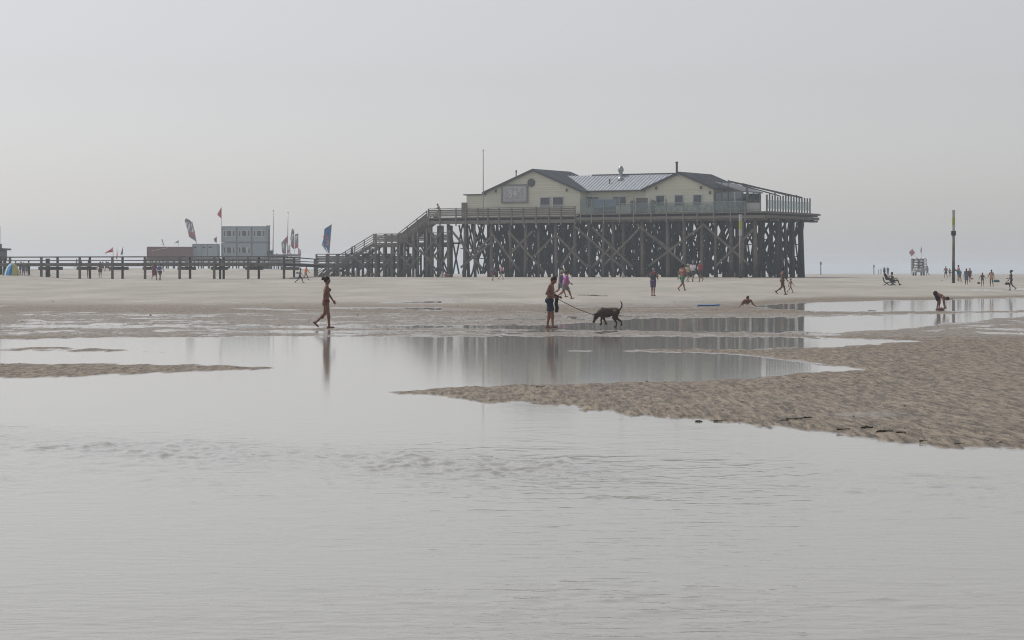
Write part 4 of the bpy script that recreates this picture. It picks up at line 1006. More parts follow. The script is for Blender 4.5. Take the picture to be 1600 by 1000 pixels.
def surfnet(f, lo, vox):
    n = np.array(f.shape); ins = f < 0
    ids = []; pos = []; quad = []
    st = np.array([n[1] * n[2], n[2], 1])
    for d in range(3):
        sa = [slice(None)] * 3; sb = [slice(None)] * 3; sa[d] = slice(0, -1); sb[d] = slice(1, None)
        c = np.argwhere(ins[tuple(sa)] != ins[tuple(sb)])
        if len(c) == 0: continue
        c2 = c.copy(); c2[:, d] += 1
        f0 = f[tuple(c.T)]; f1 = f[tuple(c2.T)]; t = f0 / (f0 - f1)
        p = c.astype(float); p[:, d] += t
        e1, e2 = (d + 1) % 3, (d + 2) % 3; cells = []
        for o1, o2 in ((1, 1), (0, 1), (0, 0), (1, 0)):
            cc = c.copy(); cc[:, e1] -= o1; cc[:, e2] -= o2; cells.append(cc @ st)
            ids.append(cc @ st); pos.append(p)
        q = np.stack(cells, 1); fl = f0 >= 0; q[fl] = q[fl][:, ::-1]; quad.append(q)
    ids = np.concatenate(ids); pos = np.concatenate(pos); quad = np.concatenate(quad)
    u, inv = np.unique(ids, return_inverse=True); cnt = np.bincount(inv)
    V = np.stack([np.bincount(inv, pos[:, i]) / cnt for i in range(3)], 1) * vox + lo
    return V, np.searchsorted(u, quad)
def smat(name, col, var=.12, rough=.7): return mat(name, col, rough, var, 14, spec=.3)
SK = {'tan': smat('tanned skin', (.215, .108, .078), .1, .55), 'pale': smat('fair skin', (.30, .175, .13), .08, .55), 'red': smat('reddened skin', (.27, .125, .095), .1, .55), 'brown': smat('brown skin', (.10, .052, .036), .1, .5)}
CL = {'black': (.014, .015, .018), 'navy': (.022, .032, .055), 'grey': (.16, .16, .17), 'purple': (.33, .10, .33), 'violet': (.11, .07, .17), 'red': (.42, .035, .06), 'white': (.62, .63, .65), 'green': (.07, .17, .12), 'brown': (.10, .06, .04),
      'orange': (.62, .17, .06), 'teal': (.05, .17, .17), 'pink': (.5, .2, .25), 'blue': (.06, .12, .28), 'tan': (.40, .32, .22), 'wine': (.17, .035, .06), 'peach': (.55, .33, .24), 'darkgrey': (.06, .062, .07), 'slate': (.10, .12, .16)}
def cmat(c): return smat('cloth ' + c, CL[c], .15, .85)
HAIR = {'dark': smat('dark hair', (.018, .013, .010), .3, .6), 'brown': smat('brown hair', (.06, .036, .022), .3, .6), 'grey': smat('grey hair', (.22, .21, .20), .2, .7), 'blond': smat('fair hair', (.28, .20, .11), .2, .7)}
EYE = smat('dark eyes', (.01, .009, .008), .1, .2)
PEOPLE = 'people on the beach'
def rot_y(v, a):  # rotate (x,z) by pitch a, forward = +x
    return np.array([v[0] * math.cos(a) + v[2] * math.sin(a), v[1], -v[0] * math.sin(a) + v[2] * math.cos(a)])
def person(label, at, hpx=None, face=0.0, skin='tan', hair='dark', hairstyle='short', legs=((0, 0), (0, 0)), arms=((5, 8, 10), (5, 8, 10)), lean=2, headp=5, build=1.0, female=False,
           wear=(), vox=.016, scale=None, drop=None, roll=None, spread=0.0, headyaw=0, curl=35, group=PEOPLE, hips=None, zoff=0.0):
    """legs: (hip flex, knee flex) for left, right; arms: (shoulder flex, abduction, elbow flex)"""
    S = SDF(vox); V3 = lambda *a: np.array(a, float)
    ln = R(lean); up = V3(math.sin(ln), 0, math.cos(ln)); fw = V3(math.cos(ln), 0, -math.sin(ln))
    P = V3(0, 0, 0.0); lat = V3(0, 1, 0); bd = build
    J = {}
    sw = (.165 if female else .19) * (0.6 + .4 * bd); hw = .095
    # legs
    low = 1e9
    for i, s_ in enumerate((1, -1)):
        hf, kf = legs[i]; a = R(hf); b = R(hf - kf); ab = R(spread)
        h = P + lat * s_ * hw + V3(0, 0, -.02)
        kn = h + V3(math.sin(a), s_ * math.sin(ab), -math.cos(a)) * .43
        an = kn + V3(math.sin(b), s_ * math.sin(ab) * .5, -math.cos(b)) * .415
        fa = R(min(0, (hf - kf)) * .9) if hf - kf < -15 else R(max(0, hf - kf) * .6)
        ft = V3(math.cos(fa), 0, math.sin(fa)) if fa >= 0 else V3(math.cos(fa), 0, math.sin(fa))
        he = an + V3(-.045, 0, -.055) if fa >= 0 else an + rot_y(V3(-.045, 0, -.055), -fa)
        ball = an + ft * .11 + V3(0, s_ * .015, -.055) if fa >= 0 else an + rot_y(V3(.11, s_ * .015, -.06), -fa)
        toe = ball + ft * .06 if fa >= 0 else ball + rot_y(V3(.06, 0, 0), -fa)
        J[i] = (h, kn, an, he, ball, toe)
        low = min(low, he[2] - .032, ball[2] - .026, toe[2] - .02)
    off = V3(0, 0, -low)
    P = P + off; J = {i: [j + off for j in J[i]] for i in J}
    wst = P + up * .13; ch = P + up * .33; sh = P + up * .46; nk = P + up * .50
    hpit = R(lean + headp); hup = V3(math.sin(hpit), 0, math.cos(hpit)); hfw = V3(math.cos(hpit), 0, -math.sin(hpit))
    if headyaw:
        c_, s__ = math.cos(R(headyaw)), math.sin(R(headyaw)); hfw = hfw * c_ + lat * s__
    hlat = np.cross(hup, hfw)
    nt_ = nk + (up + hup) * .035; hc = nk + up * .02 + hup * .155
    bf = 1 if not female else .9
    # torso
    tor = []
    for s_ in (1, -1):
        tor += [(P + lat * s_ * .07, wst + lat * s_ * .055, .105 * bd, .088 * bd * bf), (wst + lat * s_ * .055, ch + lat * s_ * .075, .088 * bd * bf, .100 * (.5 + .5 * bd)),
                (ch + lat * s_ * .075, sh + lat * s_ * (sw - .055), .100 * (.5 + .5 * bd), .062)]
        S.cap(P + lat * s_ * .07 - up * .03 - fw * .035, P + lat * s_ * .06 + up * .02 - fw * .03, .088 * bd, .07, .05)
    if bd > 1.25: tor.append((wst + fw * .06, P + up * .1 + fw * .07, .11 * bd, .1 * bd))
    for t in tor: S.cap(*t, k=.04)
    if female:
        for s_ in (1, -1): S.ell(ch + up * .02 + fw * .085 + lat * s_ * .075, (.055, .06, .06), .03)
    S.cap(sh + up * .01, nt_, .058 * (.6 + .4 * bd), .05, .05)
    for s_ in (1, -1): S.cap(nk - up * .005, sh + lat * s_ * (sw - .05), .04, .045, .04)   # trapezius
    # head
    def H(f_, l_, u_): return hc + hfw * f_ + hlat * l_ + hup * u_
    RM = (hfw, hlat, hup); RMt = [[RM[r][c] for r in range(3)] for c in range(3)]
    S.ell(H(-.005, 0, .03), (.098, .076, .098), .02, RMt); S.ell(H(.022, 0, -.05), (.068, .058, .075), .035, RMt)
    S.cap(H(.06, 0, -.105), H(.066, 0, -.098), .02, .02, .03)                       # chin
    S.cap(H(.092, 0, .005), H(.108, 0, -.032), .010, .015, .014)                    # nose
    S.cap(H(.085, -.03, .02), H(.085, .03, .02), .011, .011, .012)                  # brow
    S.cap(H(.087, -.018, -.066), H(.087, .018, -.066), .008, .008, .012)            # lips
    for s_ in (1, -1): S.ell(H(-.005, s_ * .078, -.012), (.018, .01, .03), .008, RMt)  # ears
    # legs
    lb = .55 + .45 * bd
    for i in J:
        h, kn, an, he, ball, toe = J[i]
        S.cap(h, kn, .088 * lb, .056 * lb, .035); S.cap(kn, an, .053 * lb, .036, .03)
        e = (an - kn); cb = np.cross(e, lat); cb /= max(np.linalg.norm(cb), 1e-6)
        S.ell(kn + e * .28 + cb * (.018), (.05 * lb, .05 * lb, .085), .03)
        S.cap(an, he, .036, .032, .02); S.cap(he, ball, .032, .028, .02); S.cap(ball, toe, .03, .018, .015)
        S.cap(ball + lat * .02, toe + lat * .022, .02, .013, .012); S.cap(ball - lat * .02, toe - lat * .022, .02, .013, .012)
    # arms
    A = {}
    for i, s_ in enumerate((1, -1)):
        sf, sab, ef = arms[i][:3]; inw = arms[i][3] if len(arms[i]) > 3 else 0
        s0 = sh + lat * s_ * sw + up * .005
        a = R(sf) + 0; ab = R(sab)
        d1 = V3(math.sin(a) * math.cos(ab), s_ * math.sin(ab), -math.cos(a) * math.cos(ab))
        el = s0 + d1 * .285
        a2 = R(sf + ef); ab2 = R(sab * .6 - inw); d2 = V3(math.sin(a2) * math.cos(ab2), s_ * math.sin(ab2), -math.cos(a2) * math.cos(ab2))
        wr = el + d2 * .25
        A[i] = (s0, el, wr, d2)
        S.cap(s0, el, .052 * (.6 + .4 * bd), .04 * (.7 + .3 * bd), .03); S.cap(el, wr, .039 * (.7 + .3 * bd), .026, .02)
        # hand
        side = lat * s_; pn = np.cross(d2, side); pn = pn / max(np.linalg.norm(pn), 1e-6); wd = np.cross(pn, d2)  # palm faces the thigh: width runs along pn
        fr = max(.0085, vox * .55); pe = wr + d2 * .085
        for q in (-.022, 0, .022): S.cap(wr + d2 * .015 + pn * q * .6, pe + pn * q, .016, .014, .014)
        for q, ll in ((-.033, .062), (-.011, .075), (.011, .082), (.033, .072)):
            b0 = pe + pn * q; g1 = R(curl * .6); g2 = R(curl * 1.5)
            b1 = b0 + (d2 * math.cos(g1) - wd * math.sin(g1)) * ll * .52; b2 = b1 + (d2 * math.cos(g2) - wd * math.sin(g2)) * ll * .5
            S.cap(b0, b1, fr, fr * .95, .006); S.cap(b1, b2, fr * .95, fr * .8, .004)
        tb = wr + d2 * .03 + pn * .03; t1 = tb + (d2 * .6 + pn * .75 - wd * .15) * .04; t2 = t1 + (d2 * .9 + pn * .25 - wd * .3) * .032
        S.cap(tb - pn * .01, t1, .014, .011, .01); S.cap(t1, t2, .011, .009, .005)
    V, Q = S.mesh(.02)
    # garments
    gs = []
    def garment(name, material, prims, vx=None, k=.02, planes=()):
        g = SDF(vx or max(vox * .9, .009))
        for p in prims:
            if isinstance(p[0], str): g.ell(*p[1:])
            else: g.cap(*p)
        gs.append((name, material, *g.mesh(k, planes)))
    IN = .013
    for wname, wcol, *wx in wear:
        m_ = cmat(wcol) if isinstance(wcol, str) else wcol
        if wname in ('shorts', 'trousers', 'briefs'):
            f_ = wx[0] if wx else {'shorts': .68, 'trousers': 1.9, 'briefs': .13}[wname]; pr = []; loose = .016 if wname != 'briefs' else -.001
            for t in tor[0::3][:2]: pr.append((t[0] - up * .02, t[0] + (t[1] - t[0]) * (.35 if wname != 'briefs' else .05), t[2] + IN, t[3] + IN, .02, 1))
            for s_ in (1, -1): pr.append((P + lat * s_ * .07 - up * .03 - fw * .035, P + lat * s_ * .06 + up * .02 - fw * .03, .088 * bd + IN, .07 + IN, .04, 0))
            for i in J:
                h, kn, an = J[i][:3]
                if f_ <= 1: pr.append((h, h + (kn - h) * f_, .09 * lb + IN, (.09 - .03 * f_) * lb + IN + loose, .02, 1))
                else: pr += [(h, kn, .09 * lb + IN, .07 * lb + IN, .02, 0), (kn, kn + (an - kn) * (f_ - 1), .07 * lb + IN, .055 + IN, .02, 1)]
            garment('shorts' if wname == 'shorts' else 'trousers' if wname == 'trousers' else 'swim_briefs', m_, pr, planes=[(wst - up * (.03 if wname != 'briefs' else .075), up)] if lean < 45 else [])
        if wname in ('shirt', 'tee', 'vest', 'dress', 'swimsuit'):
            pr = [(t[0], t[1], t[2] + IN, t[3] + IN, .03, 0) for t in tor]
            if female:
                for s_ in (1, -1): pr.append(('e', ch + up * .02 + fw * .085 + lat * s_ * .075, (.055 + IN, .06 + IN, .06 + IN), .03))
            if wname in ('shirt', 'tee'):
                fr_ = .95 if wname == 'shirt' and wx and wx[0] == 'long' else .6
                for i in A: pr.append((A[i][0], A[i][0] + (A[i][1] - A[i][0]) * fr_, .055 * (.6 + .4 * bd) + IN, .05 * (.7 + .3 * bd) + IN, .02, 1))
            pl = [(sh + up * (.035 if wname in ('shirt', 'tee') else -.02), up)]
            if wname == 'dress':
                for i in J: pr.append((J[i][0] - V3(0, 0, .0), J[i][0] + (J[i][1] - J[i][0]) * .95, .11, .12, .08, 1))
                if not spread: pr.append((P, (J[0][1] + J[1][1]) / 2, .12, .13, .08, 1))
            elif wname == 'swimsuit': 
                for s_ in (1, -1): pr.append((P + lat * s_ * .07 - up * .05 - fw * .03, P + lat * s_ * .06 + up * .02 - fw * .03, .088 * bd + IN, .07 + IN, .04, 0))
            else: pl.append((P - up * .02, -up))
            garment('dress' if wname == 'dress' else 'swimsuit' if wname == 'swimsuit' else 'shirt', m_, pr, planes=pl)
        if wname == 'bikini_top':
            pr = []
            for t in (tor[1], tor[4]): pr.append((t[0] + (t[1] - t[0]) * .82, t[0] + (t[1] - t[0]) * .99, t[3] - .002 + IN * .6, t[3] + IN * .6, .02, 2))
            for s_ in (1, -1): pr.append(('e', ch + up * .02 + fw * .088 + lat * s_ * .075, (.058, .062, .062), .01)); pr.append((ch + up * .06 + fw * .1 + lat * s_ * .07, nk - fw * .03 + lat * s_ * .03, .012, .012, .01, 0))
            garment('bikini_top', m_, pr, vx=.009)
        if wname == 'scarf':
            pr = [(sh + up * .02 - lat * (sw - .02), sh + up * .03 + lat * (sw - .02), .07, .07, .03, 0), (sh + up * .02 + lat * .1 + fw * .05, ch + fw * .12 + lat * .06, .05, .04, .03, 0)]
            garment('scarf', m_, pr)
        if wname == 'cap':
            pr = [('e', H(-.006, 0, .045), (.108, .088, .1), .01, RMt), (H(.06, -.035, .055), H(.145, -.03, .045), .02, .012, .02, 0), (H(.06, .035, .055), H(.145, .03, .045), .02, .012, .02, 0)]
            garment('cap', m_, pr, planes=[(H(0, 0, .035), -hup)])
        if wname == 'sunhat':
            pr = [('e', H(-.006, 0, .05), (.105, .088, .1), .01, RMt), ('e', H(0, 0, .055), (.2, .18, .022), .02, RMt)]
            garment('sun_hat', m_, pr, planes=[(H(0, 0, .03), -hup)])
    hs_ = []
    if hairstyle != 'none':
        pr = [('e', H(-.014, 0, .042), (.104, .086, .098), .01, RMt), ('e', H(-.045, 0, .0), (.072, .082, .09), .02, RMt)]
        if hairstyle == 'bun': pr += [('e', H(-.13, 0, .05), (.06, .05, .055), .02, RMt), ('e', H(-.165, .01, .075), (.035, .03, .03), .015, RMt), ('e', H(-.17, -.02, .02), (.03, .025, .04), .015, RMt)]
        if hairstyle == 'long': pr += [(H(-.06, 0, .0), H(-.075, 0, -.2), .085, .06, .04, 0)]
        if hairstyle == 'tail': pr += [(H(-.1, 0, .03), H(-.15, 0, -.14), .035, .02, .02, 0)]
        garment('hair', HAIR[hair], pr, planes=[(H(.052, 0, .045), np.array(hfw * .75 - hup * .65)), (H(0, 0, -.075 if hairstyle != 'long' else -.3), -hup)])
    # eyes
    ge = SDF(.006)
    for s_ in (1, -1): ge.ell(H(.082, s_ * .031, 0), (.012, .014, .011), 0)
    gs.append(('eyes', EYE, *ge.mesh(0)))
    allmin = V[:, 2].min(); ext = max(V[:, 2].max(), max(g[2][:, 2].max() for g in gs)) - allmin
    sc_ = scale if scale else 1.0
    p = at if isinstance(at, Vector) else G(*at)
    if hpx: sc_ = hpx * p.y / F / ext
    t = thing('person', label, 'person', (p.x, p.y, p.z + zoff), R(face), group)
    Mx = np.eye(3)
    if roll is not None:   # lay the whole figure down about its lateral axis
        a_ = R(roll); Mx = np.array([[math.cos(a_), 0, math.sin(a_)], [0, 1, 0], [-math.sin(a_), 0, math.cos(a_)]])
    def tr(v):
        v = (v - P * np.array([1, 1, 0])) @ Mx.T
        return v * sc_
    base = tr(V)[:, 2].min() if drop is None else drop
    def put(name, material, v, q, parent):
        v = tr(v); v[:, 2] -= base
        if name == 'body': v[:, 2] -= 0
        return link(name, mesh_np(name, v, q, True), material, parent)
    b = put('body', SK[skin], V, Q, t)
    for name, material, v, q in gs: put(name, material, v, q, t)
    LOC[t.name] = Vector(t.location)
    def wp(v):
        v = tr(np.array(v).reshape(1, 3))[0]; v[2] -= base; c, s__ = math.cos(R(face)), math.sin(R(face))
        return Vector((p.x + v[0] * c - v[1] * s__, p.y + v[0] * s__ + v[1] * c, p.z + zoff + v[2]))
    t_hands = [wp(A[i][2] + A[i][3] * .09) for i in (0, 1)]
    return t, t_hands, {'hip': wp(P), 'chest': wp(ch), 'head': wp(hc), 'scale': sc_}
WALK = ((28, 12), (-14, 30)); WALK2 = ((-16, 42), (24, 6)); STRIDE = ((30, 8), (-22, 28)); SWING = ((-22, 6, 15), (24, 6, 22)); SWING2 = ((22, 6, 22), (-20, 6, 15))

# --- the three nearest figures and the dog
person('woman in a dark bikini with her hair in a bun, walking right in shallow water', (510, 513.5), 82, 8, 'tan', 'dark', 'bun', ((-6, 40), (7, 2)), ((18, 4, 16), (-18, 8, 14)), 1, 5, .95, True,
       (('bikini_top', 'black'), ('briefs', 'wine', .10)), .0085)
man, mh, mi = person('shirtless man in navy shorts looking down and holding a dog on a long lead', (859, 513), 82, -12, 'tan', 'dark', 'short', ((-5, 3), (13, 10)), ((2, 10, 66, 20), (-22, 16, 88, 8)), 6, 26, 1.08, False,
       (('shorts', 'navy', .85),), .0085, curl=75)
# things in his hands
bagp = mi['hip'] + Vector((.2, -.14, .02))
t = thing('towel', 'dark towel hanging down beside the hip of the man holding the dog lead', 'towel', bagp); m = MB()
tl = [(0, .12), (.015, .0), (-.01, -.14), (.02, -.28), (.0, -.42)]
for (x0, z0), (x1, z1) in zip(tl, tl[1:]):
    m.hexa([bagp + Vector((x0 - .05, -.03, z0)), bagp + Vector((x0 + .06, -.03, z0)), bagp + Vector((x0 + .06, .03, z0)), bagp + Vector((x0 - .05, .03, z0)), bagp + Vector((x1 - .05, -.035, z1)), bagp + Vector((x1 + .065, -.035, z1)), bagp + Vector((x1 + .065, .035, z1)), bagp + Vector((x1 - .05, .035, z1))])
m.build('cloth', cmat('black'), t)
m = MB(); m.path([bagp + Vector((-.02, 0, .12)), bagp + Vector((-.04, .05, .2)), mh[1]], .012); m.build('strap', cmat('black'), t)

def dog():
    gp = G(951, 511.5); S = SDF(.0085); A = lambda x, y, z: (x, y, z)
    # faces -x; shoulder height about .52
    S.cap(A(-.20, 0, .45), A(.20, 0, .465), .14, .125, .04); S.cap(A(-.20, 0, .38), A(-.02, 0, .385), .14, .13, .05); S.cap(A(.05, 0, .44), A(.27, 0, .455), .115, .12, .05)
    S.cap(A(-.26, 0, .46), A(-.41, 0, .32), .11, .078, .05); S.cap(A(-.22, 0, .50), A(-.39, 0, .36), .09, .068, .05)      # neck down to the sand
    S.ell(A(-.43, 0, .28), (.085, .072, .09), .03); S.cap(A(-.45, 0, .25), A(-.515, 0, .115), .055, .036, .03); S.cap(A(-.515, 0, .115), A(-.525, 0, .10), .027, .023, .01)
    S.cap(A(-.455, 0, .195), A(-.49, 0, .10), .03, .02, .02)
    for s_ in (1, -1): S.cap(A(-.42, s_ * .055, .345), A(-.475, s_ * .085, .385), .024, .016, .02); S.cap(A(-.475, s_ * .085, .385), A(-.52, s_ * .10, .37), .016, .009, .01)
    # front legs: near one reaching forward, far one back
    def fl(y, ang, b2):
        e = np.array((-.20, y, .36)); k = e + np.array((math.sin(R(ang)) * -.19, 0, -math.cos(R(ang)) * .19)); w_ = k + np.array((math.sin(R(b2)) * -.155, 0, -math.cos(R(b2)) * .155))
        S.cap(e + np.array((.02, 0, .06)), e, .075, .055, .03); S.cap(e, k, .058, .036, .02); S.cap(k, w_, .032, .027, .012); S.cap(w_, w_ + np.array((-.05, 0, -.012)), .026, .02, .012)
        return w_[2]
    fl(-.085, 14, 2); fl(.085, -14, -28)
    def hl(y, a1, a2, a3):
        h = np.array((.25, y, .42)); k = h + np.array((-math.sin(R(a1)) * .19, 0, -math.cos(R(a1)) * .19)); ho = k + np.array((math.sin(R(a2)) * .19, 0, -math.cos(R(a2)) * .19)); pw = ho + np.array((-math.sin(R(a3)) * .13, 0, -math.cos(R(a3)) * .13))
        S.cap(h, k, .115, .058, .03); S.cap(k, ho, .05, .03, .02); S.cap(ho, pw, .028, .024, .012); S.cap(pw, pw + np.array((-.055, 0, -.01)), .025, .02, .012)
    hl(-.075, 22, 30, 8); hl(.075, -2, 58, -14)
    # tail up in a hook
    tp = [(.32, 0, .50), (.40, 0, .54), (.445, 0, .62), (.455, 0, .71), (.43, 0, .775), (.39, 0, .795)]
    for i in range(5): S.cap(tp[i], tp[i + 1], .032 - i * .004, .028 - i * .004, .012)
    V, Q = S.mesh(.02); z0 = V[:, 2].min(); V[:, 2] -= z0
    t = thing('dog', 'dark brown short haired dog sniffing the wet sand with its tail raised', 'dog', gp, R(-4))
    k = 0.94; o = link('body', mesh_np('body', V * k, Q, True), mat('dark brown fur', (.022, .012, .008), .6, .5, 9, (1, 1, 2), .3, col2=(.07, .034, .02)), t)
    g = SDF(.007)
    for s_ in (1, -1): g.ell((-.475, s_ * .048, .285 - z0), (.011, .011, .011), 0)
    v, q = g.mesh(0); link('eyes', mesh_np('eyes', v * k, q, True), EYE, t)
    g = SDF(.008)
    for i in range(14):
        a0, a1 = 2 * math.pi * i / 14, 2 * math.pi * (i + 1) / 14
        f_ = lambda a: (-.375 + .06 * math.sin(a) * .75, .089 * math.cos(a), .36 - z0 + .092 * math.sin(a) * .8)
        g.cap(f_(a0), f_(a1), .013, .013, .005)
    v, q = g.mesh(.005); link('collar', mesh_np('collar', v * k, q, True), cmat('black'), t)
    return Vector((gp.x - .39 * k, gp.y - .03, gp.z + (.31 - z0) * k))
dn = dog()
hd = mh[1]
t = MB(); pts = [hd + (dn - hd) * (i / 14) + Vector((0, 0, -.05 * math.sin(math.pi * i / 14))) for i in range(15)]
t.path(pts, .011, 6); o = t.build('dog_lead', cmat('black'), None, hd, True); tag(o, 'long dark lead running from the shirtless man down to the dog', 'dog lead')

# --- strollers
person('stout person in bright purple shirt and grey shorts striding right behind the dog walker', (883.5, 467.5), 45, 5, 'red', 'dark', 'short', STRIDE, ((18, 10, 35), (-12, 12, 20)), 8, 12, 1.5, False, (('tee', 'purple'), ('shorts', 'grey', .8)), .014)
person('person in a pale cap and violet top half hidden behind the stout purple walker', (876, 464.5), 43, 5, 'red', 'grey', 'short', WALK2, SWING, 5, 8, 1.1, False, (('tee', 'violet'), ('shorts', 'grey'), ('cap', 'tan')), .017)
person('person with grey cap and red shoulder scarf over dark clothes, standing on damp sand', (1020.5, 462.5), 44, 60, 'red', 'grey', 'short', ((4, 4), (-3, 2)), ((10, 12, 70, 20), (5, 12, 60, 20)), 4, 14, 1.08, False, (('vest', 'darkgrey'), ('shorts', 'violet', .9), ('scarf', 'wine'), ('cap', 'grey')), .014)
person('shirtless sunburnt man in green and black shorts walking away with his legs apart', (1066, 454.5), 42, 48, 'red', 'dark', 'short', STRIDE, SWING, 3, 5, 1.08, False, (('shorts', 'green', .75),), .014)
person('person in beige clothes and a white sun hat partly behind the man in green shorts', (1074.5, 441), 29, 60, 'pale', 'grey', 'short', WALK, SWING, 3, 8, 1.05, False, (('tee', 'tan'), ('shorts', 'darkgrey'), ('sunhat', 'white')), .018)
person('person in a loose white shirt and dark shorts with a white cap walking away', (1082.5, 440.5), 33, 70, 'tan', 'grey', 'short', STRIDE, SWING2, 3, 6, 1.08, False, (('shirt', 'white', 'long'), ('shorts', 'darkgrey', .8), ('cap', 'white')), .018)
person('person in a bright red shirt and white cap under the platform edge', (1094.5, 440.5), 33, 120, 'tan', 'grey', 'short', WALK2, SWING, 2, 5, 1.05, True, (('tee', 'red'), ('shorts', 'darkgrey', .7), ('cap', 'white')), .018)
person('tall bare chested man in brown shorts strolling right of the platform beside a child', (1222.5, 461), 44, 15, 'brown', 'dark', 'short', ((20, 8), (-12, 42)), ((6, 12, 70, 10), (4, 8, 40)), 2, 10, 1.0, False, (('shorts', 'brown', .6),), .014)
person('small child in tan swimwear running beside the bare chested man', (1235, 457.5), 22.5, 25, 'tan', 'brown', 'short', STRIDE, SWING, 4, 4, .95, False, (('briefs', 'tan', .3),), .02)
# bending man
bm_, bh, bi = person('shirtless man in dark shorts bending right over to the ground at the pool edge', (1462, 484.8), None, -14, 'tan', 'dark', 'short', ((30, 36), (20, 30)), ((6, 4, 6), (2, 4, 8)), 114, 0, 1.05, False, (('shorts', 'black', .92),), .0105, scale=.84)
g0 = G(1466.5, 484.6)
t = MB(); rr = random.Random(4)
t.lathe(g0 + Vector((.12, 0, -.01)), [(.12, 0), (.17, .03), (.14, .07), (.06, .12), (.02, .15)], 10)
o = t.build('red_bundle', mat('wet red cloth', (.16, .05, .045), .6, .3), None, g0, True); tag(o, 'wet dark red cloth bundle on the sand under the bending man', 'bundle')
# lying person and bodyboard
g0 = G(1164, 480.3)
person('person lying on the wet sand propped on both elbows, head lowered', g0, None, -90, 'red', 'dark', 'short', ((-6, 4), (-2, 6)), ((60, 30, 92, -6), (60, 30, 92, -6)), 0, -38, 1.0, False, (('shorts', 'black', .4),), .012, scale=.9, roll=82)
g0 = G(1107, 479.6); t = thing('bodyboard', 'bright blue bodyboard lying flat on the wet sand', 'bodyboard', g0)
BB = mat('blue board foam', (.025, .12, .36), .4, .1); m = MB(); n = 16; L_ = .56
prof = [(-L_, .20), (-L_ + .05, .24), (-.2, .29), (.2, .28), (.42, .2), (L_ - .02, .08), (L_, .0)]
out = [(x, y) for x, y in prof] + [(x, -y) for x, y in reversed(prof[:-1])]
m.prism([g0 + Vector((x, y, .045 + (.03 * max(0, x - .3) / .3))) for x, y in out], (0, 0, .06)); m.build('board', BB, t)
m = MB(); m.prism([g0 + Vector((x * .93, y * .82, .106 + (.03 * max(0, x - .3) / .3))) for x, y in out], (0, 0, .006)); m.build('deck_pad', mat('pale board deck', (.10, .26, .5), .5, .1), t)

# seated pair in a low chair
D_ = G(1391, 446).y; g0 = G(1391, 446)
for dx, lab, face, lg in ((-1, 'dark figure reclining left in a low beach chair with a leg stretched out', 0, ((88, 20), (72, 62))), (1, 'person sitting in front on a low beach chair with knees raised', -10, ((102, 76), (96, 70)))):
    gx = g0 + Vector((-.28 if dx < 0 else .2, .25 if dx < 0 else -.2, 0))
    ct = thing('beach_chair', 'low dark folding beach chair under the %s of the seated pair' % ('left figure' if dx < 0 else 'right figure'), 'chair', gx, 0, 'low beach chairs')
    m = MB(); m.box(gx + Vector((.05, 0, .27)), (.46, .5, .04)); m.build('seat', cmat('black'), ct)
    m = MB(); m.beam(gx + Vector((-.2, 0, .27)), gx + Vector((-.34, 0, .74)), .5, .04, (1, 0, 0)); m.build('backrest', cmat('black'), ct)
    for s_ in (-.22, .22):
        m = MB(); m.beam(gx + Vector((-.3, s_, .0)), gx + Vector((.25, s_, .3)), .035); m.build('leg', METALD, ct); m = MB(); m.beam(gx + Vector((.28, s_, .0)), gx + Vector((-.2, s_, .3)), .035); m.build('leg', METALD, ct)
    person(lab, gx, None, face, 'brown', 'dark', 'short', lg, ((30, 10, 60), (40, 10, 50)), -24 if dx < 0 else -12, 26, 1.0, dx > 0, (('shorts', 'black', .5),) + ((('tee', 'black'),) if dx < 0 else (('bikini_top', 'black'),)), .015, drop=None, zoff=.0, scale=.98)
# --- people on the right
person('bare chested person in dark shorts standing left of the tall marker pole', (1478, 434.5), 18.5, 100, 'tan', 'dark', 'short', WALK, ((5, 18, 60, 20), (5, 18, 60, 20)), 2, 5, 1, False, (('shorts', 'darkgrey'),), .022)
person('small slim child just left of the tall marker pole', (1484, 433), 14, 90, 'tan', 'brown', 'short', ((3, 3), (-3, 3)), ((5, 10, 10), (5, 25, 20)), 2, 3, .85, False, (('briefs', 'darkgrey', .4),), .024)
person('person in a pink top standing right behind the tall marker pole', (1497, 437.5), 23.5, 20, 'tan', 'dark', 'short', ((4, 3), (-4, 3)), ((25, 10, 40), (10, 25, 20)), 3, 8, .95, True, (('tee', 'pink'), ('shorts', 'blue')), .02)
person('person in teal bending forward right of the marker pole', (1500.5, 439.8), None, 170, 'tan', 'dark', 'short', ((14, 6), (-4, 4)), ((60, 10, 10), (60, 10, 10)), 62, 5, 1.1, False, (('tee', 'teal'), ('shorts', 'teal', .6)), .02, scale=.95)
person('dark haired woman in a long dark wrap dress walking on the right beach', (1510, 444.8), 25.5, 80, 'brown', 'dark', 'long', ((4, 3), (-12, 20)), ((5, 12, 15), (5, 12, 15)), 2, 5, 1.12, True, (('dress', 'slate'),), .018)
hb, hbh, _ = person('slim person behind the woman in the dark dress, carrying a pink bag', (1515.3, 440.8), 22, 60, 'tan', 'brown', 'tail', WALK, ((5, 8, 8), (5, 12, 8)), 2, 5, .9, True, (('tee', 'brown'), ('shorts', 'darkgrey', .4)), .02)
gl, glh, _ = person('long haired girl in a dark swimsuit swinging a dark bag on the right beach', (1535, 447.8), 22, 95, 'tan', 'brown', 'long', ((6, 4), (-10, 18)), ((10, 34, 5), (10, 34, 5)), 2, 5, .88, True, (('swimsuit', 'darkgrey'),), .018)
person('full figured woman in a peach coloured swimsuit walking away, right of the girl', (1549.3, 447.8), 26.5, 95, 'tan', 'dark', 'bun', ((10, 4), (-8, 18)), ((4, 26, 10), (4, 18, 10)), 2, 4, 1.22, True, (('swimsuit', 'peach'),), .018)
